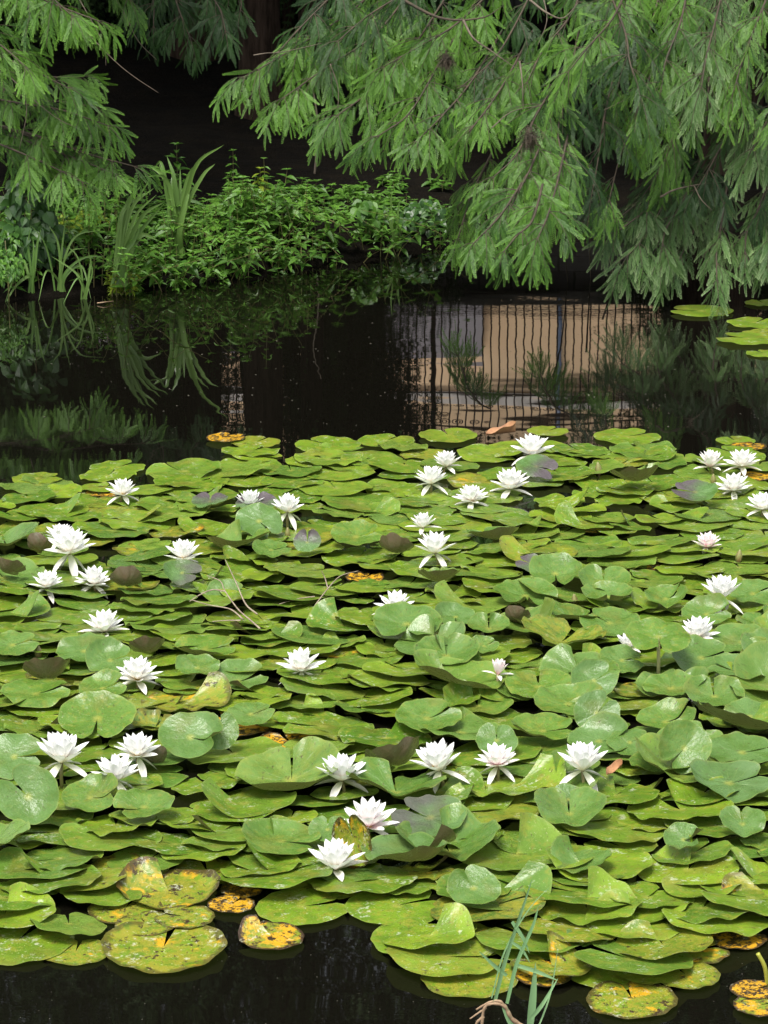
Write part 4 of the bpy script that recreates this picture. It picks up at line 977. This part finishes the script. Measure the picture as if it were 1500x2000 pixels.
FL = [  # px, py, width, style, lift, droop, lean, label, short name for its neighbours' labels
 (240,955,62,'white',.035,.2,(0,0),'white lily at the far left edge of the mat beside an orange leaf','the far left lily'),
 (487,977,60,'white',.03,0,(0,0),'white lily half hidden behind slate-grey pads, far left of centre','the half hidden far lily'),
 (562,988,66,'white',.06,1.2,(0,0),'white lily standing on its stalk right of the slate-grey pads','the far stalked lily'),
 (118,1042,62,'white',.05,.1,(0,0),'white lily tucked behind a larger one near the left edge','the tucked left lily'),
 (135,1068,94,'white',.07,1.3,(0,0),'largest far white lily near the left edge, outer petals drooping','the drooping left lily'),
 (91,1134,62,'white',.04,.7,(0,0),'small white lily at the left edge below the drooping pair','the small left lily'),
 (182,1130,72,'white',.03,.2,(0,0),'white lily beside a rust-brown pad near the left edge','the lily by the rust-brown pad'),
 (358,1080,74,'white',.04,.2,(0,0),'white lily resting behind a grey upright pad, left of centre','the lily left of centre'),
 (203,1220,80,'white',.02,-.2,(0,0),'broad white lily sunk behind a dark pad edge, middle left','the sunken middle-left lily'),
 (268,1314,88,'white',.035,.1,(0,0),'white lily resting against a brown-backed pad, middle left','the middle-left lily'),
 (588,1296,84,'white',.04,.8,(0,0),'solitary white lily on flat pads left of centre','the solitary central lily'),
 (872,900,60,'white',.03,.2,(0,0),'white lily above its own reflection, farthest in the centre group','the centre group far lily'),
 (842,933,66,'white',.035,.6,(0,0),'white lily at the left of the far centre group','the centre group left lily'),
 (921,968,66,'white',.025,.1,(0,0),'white lily lowest of the far centre group, on a dark pad','the centre group low lily'),
 (997,943,76,'white',.025,.2,(0,0),'wide white lily at the right of the far centre group','the centre group right lily'),
 (1040,877,76,'white',.03,.3,(0,0),'farthest white lily, close to the edge of open water','the farthest lily'),
 (1388,900,60,'blush',.03,.1,(0,0),'left flower of the touching pair at the far right','the far right pair'),
 (1450,899,64,'white',.04,.1,(0,0),'right flower of the touching pair at the far right','the right of the far pair'),
 (1433,946,66,'white',.03,.2,(0,0),'white lily below the touching pair at the far right','the lily below the far pair'),
 (1490,983,64,'white',.03,.1,(0,0),'white lily cut by the right edge of the view','the right edge lily'),
 (826,1018,56,'white',.055,0,(0,0),'small white lily directly behind the double lily','the small lily behind'),
 (850,1067,78,'white',.055,1.0,(0,0),'full double-looking white lily with its reflection below, centre','the double lily'),
 (1382,1056,56,'pink',.025,.1,(0,0),'small pink-tinged lily lying flat among pads at the right','the small pink-tinged lily'),
 (1410,1155,84,'white',.07,1.3,(0,0),'white lily with drooping sepals at the upper right','the upper right lily'),
 (1362,1232,82,'white',.06,.9,(0,0),'white lily just right of the stalked raised pad','the lily by the stalked pad'),
 (1226,1250,52,'white',.05,.2,(0,0),'white lily mostly hidden behind the stalked raised pad','the hidden right lily'),
 (772,1178,72,'white',.055,0,(0,0),'white lily half hidden behind a broad pale pad, centre','the half hidden central lily'),
 (972,1303,54,'pink',.065,.4,(8,0),'half open pale pink lily among pads right of centre','the half open pink lily'),
 (120,1473,108,'white',.07,1.0,(0,0),'leftmost of the three lower-left white lilies','the leftmost lower lily'),
 (268,1462,88,'white',.06,1.0,(0,0),'rear right one of the three lower-left white lilies','the rear lower-left lily'),
 (226,1508,94,'white',.06,.9,(0,0),'front one of the three lower-left white lilies','the front lower-left lily'),
 (668,1508,98,'white',.045,.5,(0,0),'wide white lily on speckled pads, lower centre','the lower-centre lily'),
 (858,1488,104,'white',.06,1.0,(-10,4),'white lily tilted right with an orange pad under it','the tilted lily'),
 (972,1480,82,'blush',.05,.8,(0,0),'small blush-white lily in front of a round upright pad','the small lower-centre lily'),
 (1138,1488,104,'white',.075,1.1,(0,0),'tall white lily with long drooping sepals, lower right','the right-hand lily'),
 (720,1600,108,'pink',.05,.5,(0,0),'white lily with pink petal bases behind the lowest lily','the pink-based lily'),
 (655,1680,106,'white',.028,-.2,(0,0),'lowest white lily, bowl shaped, beside a spotted curled leaf','the lowest lily'),
]
HR = [h for h in PADS if h.pose in ('raised', 'tipped')]
rr = random.Random(21); yv = 9.85; row = 0
while yv > 4.95:
    far = (yv-5.0)/4.8
    pyrow = project((0, yv, 0))[1]
    stack = max(0.0, min(1.0, (pyrow-930)/230))
    step = .112*(1-stack)+.077*stack
    xx = -1.75+rr.uniform(0, .17)
    rowroll = rr.choice((-1, 1))
    while xx < 1.75:
        x = xx+rr.uniform(-.045, .045); y = yv+rr.uniform(-.4, .4)*step
        px, py, f = project((x, y, .01)); xx += rr.uniform(.13, .2)
        if not (-120 < px < 1620) or not inside(px, py): continue
        if any(((px-gx)/gw)**2+((py-gy)/gh)**2 < 1 for gx, gy, gw, gh in GAPS): continue
        rad = rr.uniform(.076, .122)*(1.0 if rr.random() < .85 else .68)
        if stack < .5 and rr.random() < .05: continue
        if any(abs(px-h.px) < .42*h.r*FPX/h.f and -8 < py-h.py < .7*h.r*FPX/h.f*.5 for h in HR): continue
        rgt = max(0, min(1, (px-700)/400))*max(0, min(1, (py-1120)/100))*max(0, min(1, (1640-py)/150))
        tilt = -R(1.2+5.2*stack+rr.uniform(-3, 3)); roll = rowroll*R(1+2.5*stack)+R(rr.gauss(0, 2.6))
        u = rr.random(); dec = 0.0
        nearrim = max(0, min(1, (py-1690)/120))
        if rr.random() < .10+.22*nearrim: dec = rr.uniform(.10, .42)
        if rr.random() < .012: dec = rr.uniform(.7, 1)
        if dec > .6: tilt = -R(1.5); roll = 0
        gr = max(0, min(1, rr.gauss(.10, .16))); gr = gr if rr.random() > .06 else rr.uniform(.4, .7)
        kw = dict(wave=rr.uniform(.025, .075), wn=rr.choice((4, 5, 6, 7, 9)), bump=rr.uniform(.015, .04), half=rr.uniform(2, 8), cup=rr.uniform(0, .06))
        pose = 'flat'; nf = any(abs(px-f[0]) < 40+f[2]*.6 and -25 < py-f[1] < 62 for f in FL)
        if nf: kw['wave'] = .03; kw['cup'] = .0
        if not nf and stack > .3 and dec < .6 and rr.random() < .30: kw['lift'] = rr.uniform(.2, .65); kw['liftside'] = rr.choice((-1, 1)); pose = 'lobed'
        if not nf and stack > .5 and rr.random() < (.05+.38*rgt)*(py < 1680):
            kw['cup'] = rr.uniform(.06, .22); kw['pleat'] = rr.uniform(.03, .09); kw['roll_'] = rr.uniform(-.2, .5); gr = rr.uniform(.3, .8); tilt += R(rr.uniform(-2, 24)); roll += R(rr.gauss(0, 7)); kw['fold'] = rr.choice((0, 0, .1, .25)); pose = 'cupped'
        z = .006+rad*abs(math.sin(tilt))*.95+rad*abs(math.sin(roll))*.4 + (.02*rgt if pose == 'cupped' else 0)
        make_pad(x, y, z, rad, tilt, roll, notch=rr.gauss(BK, .9), seed=rr.randrange(99999), tint=min(1, max(0, rr.gauss(.55, .36))), decay=dec, grey=gr, pose=pose, **kw)
    yv -= step; row += 1
print('PADS', len(PADS), 'herbs', cnt)

# ------------------------------------------------------------------ lilies
def petal_mesh(name, L, wd, cupx, bend, mat, nl=9, nw=5, tippow=.8):
    V = []; uv = []
    for i in range(nl):
        u = i/(nl-1); h = wd*(math.sin(math.pi*min(1, .12+.88*u)**1.15)**tippow if u < 1 else 0.0)+.0006
        if i == 0: h = wd*.32
        for j in range(nw):
            v = -1+2*j/(nw-1)
            V.append((L*u, h*v, cupx*wd*(v*v)*math.sin(math.pi*min(1, u*.9+.1)) + bend*L*u*u)); uv.append((u, v))
    idx = np.arange(nl*nw).reshape(nl, nw)
    Qd = np.stack([idx[:-1, :-1], idx[1:, :-1], idx[1:, 1:], idx[:-1, 1:]], -1).reshape(-1, 4)
    return mesh_np(name, np.array(V), Qd, mat, True, uv=np.array(uv))
PM = {}
for key, mt in (('white', M_WHITE), ('blush', M_BLUSH), ('pink', M_PINK)):
    PM[key] = [petal_mesh('petal', 1.0, .178, .5, .10, mt, tippow=.75), petal_mesh('petal', .95, .178, .6, .13, mt, tippow=.72), petal_mesh('petal', .86, .16, .75, .15, mt, tippow=.7), petal_mesh('petal', .70, .13, .8, .18, mt)]
PM['sepal'] = petal_mesh('sepal', 1.02, .15, .45, -.12, M_SEPAL)
m = MB()
rs = np.random.default_rng(77)
for k in range(46):
    a = rs.uniform(0, 6.28); q = rs.uniform(.02, .16); h = rs.uniform(.26, .36)
    m.tube([(math.cos(a)*q*.6, math.sin(a)*q*.6, .05), (math.cos(a)*q*1.3, math.sin(a)*q*1.3, h*.7), (math.cos(a)*q, math.sin(a)*q, h)], [.014, .012, .006], 4)
ST = m.mesh('stamen_cluster', M_STAMEN)
gF = 'open water lilies among the pads'
def lily(px, py, w_, label, style='white', lift=.04, lean=(0, 0), close=0.0, seed=0, droop=0.0, short=None):
    r = random.Random(seed)
    c = at_z(px, py, lift+.02); f = project(c)[2]; Rr = w_/FPX*f/2*1.16
    o = thing('water_lily', (c.x, c.y, lift), label, 'water lily', gF)
    o.rotation_euler = (R(lean[1]), R(lean[0]), r.uniform(0, 6.28))
    if lean != (0, 0): o.rotation_euler = (Matrix.Rotation(R(lean[0]), 4, 'Y') @ Matrix.Rotation(R(lean[1]), 4, 'X') @ Matrix.Rotation(r.uniform(0, 6.28), 4, 'Z')).to_euler()
    rings = [(7, 19, 0, .055), (8, 38, 1, .05), (8, 56, 2, .045), (7, 71, 3, .03)]
    for k, (n_, el, mi, off) in enumerate(rings):
        for i in range(n_):
            a = 2*math.pi*(i+.5*(k % 2)+r.uniform(-.12, .12))/n_
            e = R(el + close*(80-el) + r.uniform(-6, 6)); s = Rr*r.uniform(.92, 1.06)
            ch = link('petal', PM[style][mi], o)
            ch.matrix_local = Matrix.Rotation(a, 4, 'Z') @ Matrix.Translation((off*Rr, 0, .05*Rr*k)) @ Matrix.Rotation(-e, 4, 'Y') @ Matrix.Rotation(r.uniform(-.15, .15), 4, 'X') @ Matrix.Scale(s, 4)
    for i in range(4):
        a = math.pi/4+math.pi/2*i+r.uniform(-.15, .15)
        ch = link('sepal', PM['sepal'], o); e = R(-4-droop*28+r.uniform(-8, 8)+close*50)
        ch.matrix_local = Matrix.Rotation(a, 4, 'Z') @ Matrix.Translation((.05*Rr, 0, -.03*Rr)) @ Matrix.Rotation(-e, 4, 'Y') @ Matrix.Scale(Rr*r.uniform(.95, 1.08), 4)
    ch = link('stamen_cluster', ST, o); ch.scale = (Rr,)*3
    m = MB(); m.tube([(0, 0, -lift-.01), (r.uniform(-.01, .01), 0, -lift*.5), (0, 0, .002)], .0042, 7)
    sk = m.build('stalk', M_STALK, o)
    # hang the stalk straight down even when the flower leans
    Rm = o.rotation_euler.to_matrix().to_4x4().inverted(); sk.matrix_local = Rm
    return o, Rr
for i, (px, py, w_, stl, lf, dr, ln, lab, short) in enumerate(FL):
    cl = random.Random(i*5+1).choice((-.12, -.05, 0, .1, .22)) if i not in (27, 36) else 0
    cl = .15 if i in (36,) else (.62 if i == 27 else cl)
    st2 = 'blush' if i == 35 else stl
    lily(px, py, w_, lab, st2, lf, ln, cl, 900+i, dr)
# buds
def bud(px, py, h_, label, seed):
    c = at_z(px, py, .03); f = project(c)[2]; H = h_/FPX*f
    o = thing('lily_bud', (c.x, c.y, .02), label, 'lily bud', 'closed lily buds')
    t = np.linspace(0, 1, 9); rad = H*.27*np.sin(np.pi*(t*.93+.04))**.8*(1-.35*t)
    m = MB(); m.tube(np.stack([0*t, 0*t, t*H-.2*H], -1), np.maximum(rad, .0008), 10); m.build('bud_body', M_BUD, o)
    for k in range(3):
        a = 2.1*k+seed; m = MB()
        P = [(math.cos(a)*(x_+.0008), math.sin(a)*(x_+.0008), z_) for x_, z_ in zip(rad, t*H-.2*H)]
        m.tube(P, np.maximum(rad*.10, .0006), 4); m.build('seam', M_SEPAL.copy() if False else M_STALK, o)
    m = MB(); m.tube([(0, 0, -.035), (0, 0, -.16*H)], .0035, 6); m.build('stalk', M_STALK, o)
    o.rotation_euler = (0, R(random.uniform(-8, 8)), 0)
bud(1170, 918, 28, 'closed bud standing by the dark slate pad, far right of centre', 1)
bud(1393, 938, 24, 'dark closed bud left of the lily below the far pair', 2)
bud(1443, 1088, 28, 'slim closed bud below the small pink-tinged lily', 3)
bud(1123, 1176, 30, 'dark closed bud between the raised round pads', 4)
bud(76, 1276, 32, 'orange-brown closed bud near the left edge', 5)
bud(561, 1042, 24, 'small green bud under the far stalked lily', 6)

# ------------------------------------------------------------------ turn pads into objects
def dist2flower(p):
    best = None
    for f in FL:
        dx, dy = p.px-f[0], (p.py-f[1])*2.0
        d = math.hypot(dx, dy)
        if best is None or d < best[0]: best = (d, f, dx, dy)
    return best
for p in PADS: p.vis = (p.r/p.f)**2*(1.0 if -20 < p.px < 1520 and p.py < 2030 else .05)
hand = [p for p in PADS if p.hand]; fill = sorted([p for p in PADS if not p.hand], key=lambda p: -p.vis)
nind = max(0, 298-len(hand)); solo, mass = fill[:nind], fill[nind:]
ordw = ['nearest', 'second', 'third', 'fourth', 'fifth', 'sixth', 'seventh', 'eighth', 'ninth', 'tenth', 'eleventh', 'twelfth', 'thirteenth', 'fourteenth', 'fifteenth', 'sixteenth', 'seventeenth', 'eighteenth', 'nineteenth', 'twentieth']
bk = {}
for p in solo:
    d, f, dx, dy = dist2flower(p)
    side = ('right of' if dx > 0 else 'left of') if abs(dx) > abs(dy) else ('in front of' if dy > 0 else 'behind')
    bk.setdefault((f[8], side), []).append((d, p))
for (fn, side), L_ in bk.items():
    L_.sort(key=lambda q: q[0])
    for k, (d, p) in enumerate(L_):
        col = 'yellowing' if p.decay > .3 else ('grey-green' if p.grey > .4 else ('light green' if p.tint > .55 else 'mid green'))
        ps = {'flat': 'wavy pad', 'lobed': 'pad with a raised lobe', 'cupped': 'cupped pad'}[p.pose]
        p.label = '%s %s, %s %s %s' % (col, ps, ordw[min(k, 19)], side, fn)
gP = 'overlapping water lily pads'
for p in hand+solo:
    V = p.V; n_ = len(V)
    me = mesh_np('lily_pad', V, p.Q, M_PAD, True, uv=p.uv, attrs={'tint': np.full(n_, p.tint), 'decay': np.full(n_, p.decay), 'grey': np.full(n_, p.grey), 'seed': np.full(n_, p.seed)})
    o = link('lily_pad', me, None, p.c); tag(o, p.label, 'lily pad', gP)
    if p.stalk:
        m = MB(); m.tube([(0.004, .01, -p.c[2]-.02), (.002, .0, -p.c[2]*.5), (0, 0, -.001)], .0048, 8); m.build('stalk', plain('pale_stalk', (.42, .42, .18), .5), o)
if mass:
    VV = []; QQ = []; UU = []; at = {k: [] for k in ('tint', 'decay', 'grey', 'seed')}; b0 = 0
    for p in mass:
        VV.append(p.V+np.array(p.c)); QQ.append(p.Q+b0); UU.append(p.uv); b0 += len(p.V)
        for k in at: at[k].append(np.full(len(p.V), getattr(p, k)))
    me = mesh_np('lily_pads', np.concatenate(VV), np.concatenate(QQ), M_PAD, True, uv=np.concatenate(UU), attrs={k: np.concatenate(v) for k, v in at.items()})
    tag(link('lily_pads', me), 'dense far mat of small overlapping green lily pads', 'lily pads', kind='stuff')

# ------------------------------------------------------------------ small things on the mat
def twigs(name, loc_px, paths, label, cat, mat=M_PALE_TWIG, z=.035, r0=.0026):
    b0 = at_z(loc_px[0], loc_px[1], z); o = thing(name, tuple(b0), label, cat)
    for P in paths:
        C = catmull([at_z(x, y, z+h) for (x, y, h) in P], 6)-np.array(b0)
        m = MB(); m.tube(C, np.linspace(r0, r0*.45, len(C)), 6); m.build('twig', mat, o)
    return o
twigs('fallen_branch', (500, 1200), [[(503,1200,0),(480,1180,.02),(462,1140,.05),(440,1093,.08)], [(508,1228,0),(490,1212,.01),(465,1190,.02),(440,1155,.04),(430,1135,.05),(404,1124,.06)],
   [(475,1210,0),(450,1190,.02),(410,1182,.03),(375,1172,.03)], [(440,1155,.04),(415,1152,.04),(390,1162,.03),(370,1175,.01)], [(470,1212,.0),(440,1212,.0),(414,1214,.0)]], 'pale forked dead branch lying across flat pads left of centre', 'branch')
twigs('fallen_branch', (625, 1180), [[(615,1183,0),(640,1150,.03),(665,1125,.05),(700,1115,.06)], [(640,1148,.03),(635,1130,.04),(628,1115,.06)], [(615,1165,.01),(580,1170,.0),(545,1180,0)]], 'thin pale twig lying right of the forked dead branch', 'branch', r0=.002)
# dry curled leaf on the far edge
def dryleaf(px, py, w_, label, mat, seed, z=.012, rz=0):
    q = at_z(px, py, z); f = project(q)[2]; L = w_/FPX*f
    nl, nw = 12, 7; V = []
    for i in range(nl):
        u = i/(nl-1); h = L*.26*math.sin(math.pi*min(1, .03+.97*u))**.7
        for j in range(nw):
            v = -1+2*j/(nw-1); V.append((L*(u-.5), h*v, L*.32*abs(v)**1.6*(.3+.8*u)+L*.05*math.sin(9*u)*v+L*.10*u))
    idx = np.arange(nl*nw).reshape(nl, nw); Qd = np.stack([idx[:-1, :-1], idx[1:, :-1], idx[1:, 1:], idx[:-1, 1:]], -1).reshape(-1, 4)
    o = link('dry_leaf', mesh_np('dry_leaf', np.array(V), Qd, mat), None, q); o.rotation_euler = (0, 0, rz); tag(o, label, 'leaf'); return o
dryleaf(978, 850, 58, 'curled dry tan leaf on the far edge of the mat', M_DRY, 1, rz=.1)
dryleaf(1200, 1508, 46, 'small dry tan leaf caught between raised pads, lower right', M_DRY, 2, z=.05, rz=.8)
# spotted curled leaf beside the lowest lily
p_ = at_z(690, 1640, .06); V, Qd, uv = pad_geom(.04, 5, BK, cup=.5, fold=.5, oval=1.5, nr=7)
V = V @ np.array(Matrix.Rotation(R(75), 3, 'X')).T; V = V @ np.array(Matrix.Rotation(R(-15), 3, 'Y')).T
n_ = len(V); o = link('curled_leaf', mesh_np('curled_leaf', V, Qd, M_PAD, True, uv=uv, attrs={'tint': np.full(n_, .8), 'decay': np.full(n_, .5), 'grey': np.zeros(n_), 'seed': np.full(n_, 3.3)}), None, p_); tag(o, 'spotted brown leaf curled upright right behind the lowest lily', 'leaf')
# water grass with a pale root at the bottom
GD = at_z(965, 1990, .02)
def wg(points, wd, seed):
    strap(wgo, np.array(GD), [at_D(x, y, GD.y+dd) for (x, y, dd) in points], wd, M_REED, 'blade', seed)
wgo = thing('water_grass', tuple(GD), 'pale water grass with a knotted tan root in front of the pads', 'water grass')
for i, (P, wd) in enumerate([([(965,1960,0),(985,1880,0),(1015,1790,0),(1040,1715,0)], .0042), ([(990,1960,0),(1010,1880,0),(1040,1810,0),(1052,1770,0)], .0036), ([(1035,2000,0),(1040,1950,0),(1046,1880,0)], .0075),
    ([(1036,1990,-.02),(1060,1960,-.02),(1090,1910,0)], .004), ([(1050,2010,-.02),(1075,1940,0),(1090,1850,.0)], .0016), ([(960,1950,0),(985,1860,0),(1030,1780,0),(1075,1730,0)], .0014),
    ([(990,1905,0),(965,1885,0),(935,1857,0)], .004), ([(1010,1885,0),(1050,1898,0),(1090,1915,0)], .004), ([(1000,1800,0),(1020,1830,0),(1034,1862,0)], .0035), ([(1000,1840,0),(1020,1855,0),(1035,1880,0)], .003), ([(985,1965,0),(1000,2000,0),(1020,2025,0)], .006)]): wg(P, wd, 30+i)
m = MB()
for P, r_ in (([(1030,2010),(1000,1990),(985,1965),(960,1960),(945,1972),(940,2020)], .0045), ([(950,1968),(935,1978),(918,1990)], .0022), ([(985,1965),(975,1955),(955,1958),(930,1972)], .003), ([(945,1985),(930,2000),(925,2030)], .003)):
    C = catmull([at_D(x, y, GD.y) for (x, y) in P], 6)-np.array(GD); m.tube(C, np.linspace(r_, r_*.6, len(C))*(1+.15*np.sin(np.arange(len(C))*1.7)), 7)
m.build('root', M_ROOT, wgo)
# bare leaf stalk rising at the lower right edge
q0 = at_z(1500, 1935, .0); o = thing('leaf_stalk', tuple(q0), 'yellow-green leaf stalk curving out of the water at the lower right edge', 'stalk')
m = MB(); m.tube(catmull([at_z(1500, 1935, -.005), at_D(1494, 1890, q0.y), at_D(1480, 1862, q0.y)], 8)-np.array(q0), .0042, 8); m.build('stalk', plain('yellow_stalk', (.4, .42, .06), .45), o)
# green floating blade bits, pale specks drifting on the open water
r = np.random.default_rng(31); V = []; Qd = []
for k in range(420):
    if r.random() < .72: px, py = r.uniform(0, 1500), 580+300*r.beta(1.2, 1.6)
    else: px, py = r.uniform(0, 1500), r.uniform(1860, 2000)
    q = at_z(px, py, .0015); a = r.uniform(0, 3.14); s = r.uniform(.0006, .0019)*(1.4 if py < 900 else .4); b_0 = len(V)
    for t in range(5):
        an = a+t*2*math.pi/5; V.append((q.x+math.cos(an)*s*1.6, q.y+math.sin(an)*s, .0015+.0006*(t % 2)))
    Qd.append([b_0+t for t in range(5)])
o = link('debris', mesh_np('debris', np.array(V), np.array(Qd), M_FLECK, False)); tag(o, 'pale pollen and seed specks drifting on the open water', 'debris', kind='stuff')
# submerged dark leaves seen dimly near the surface are left to the water; fallen twig at the left bank
twigs('fallen_branch', (205, 590), [[(190,592,0),(205,590,.005),(222,588,0)]], 'short reddish twig floating below the bright creeping herb', 'branch', M_ROOT, .006, .003)
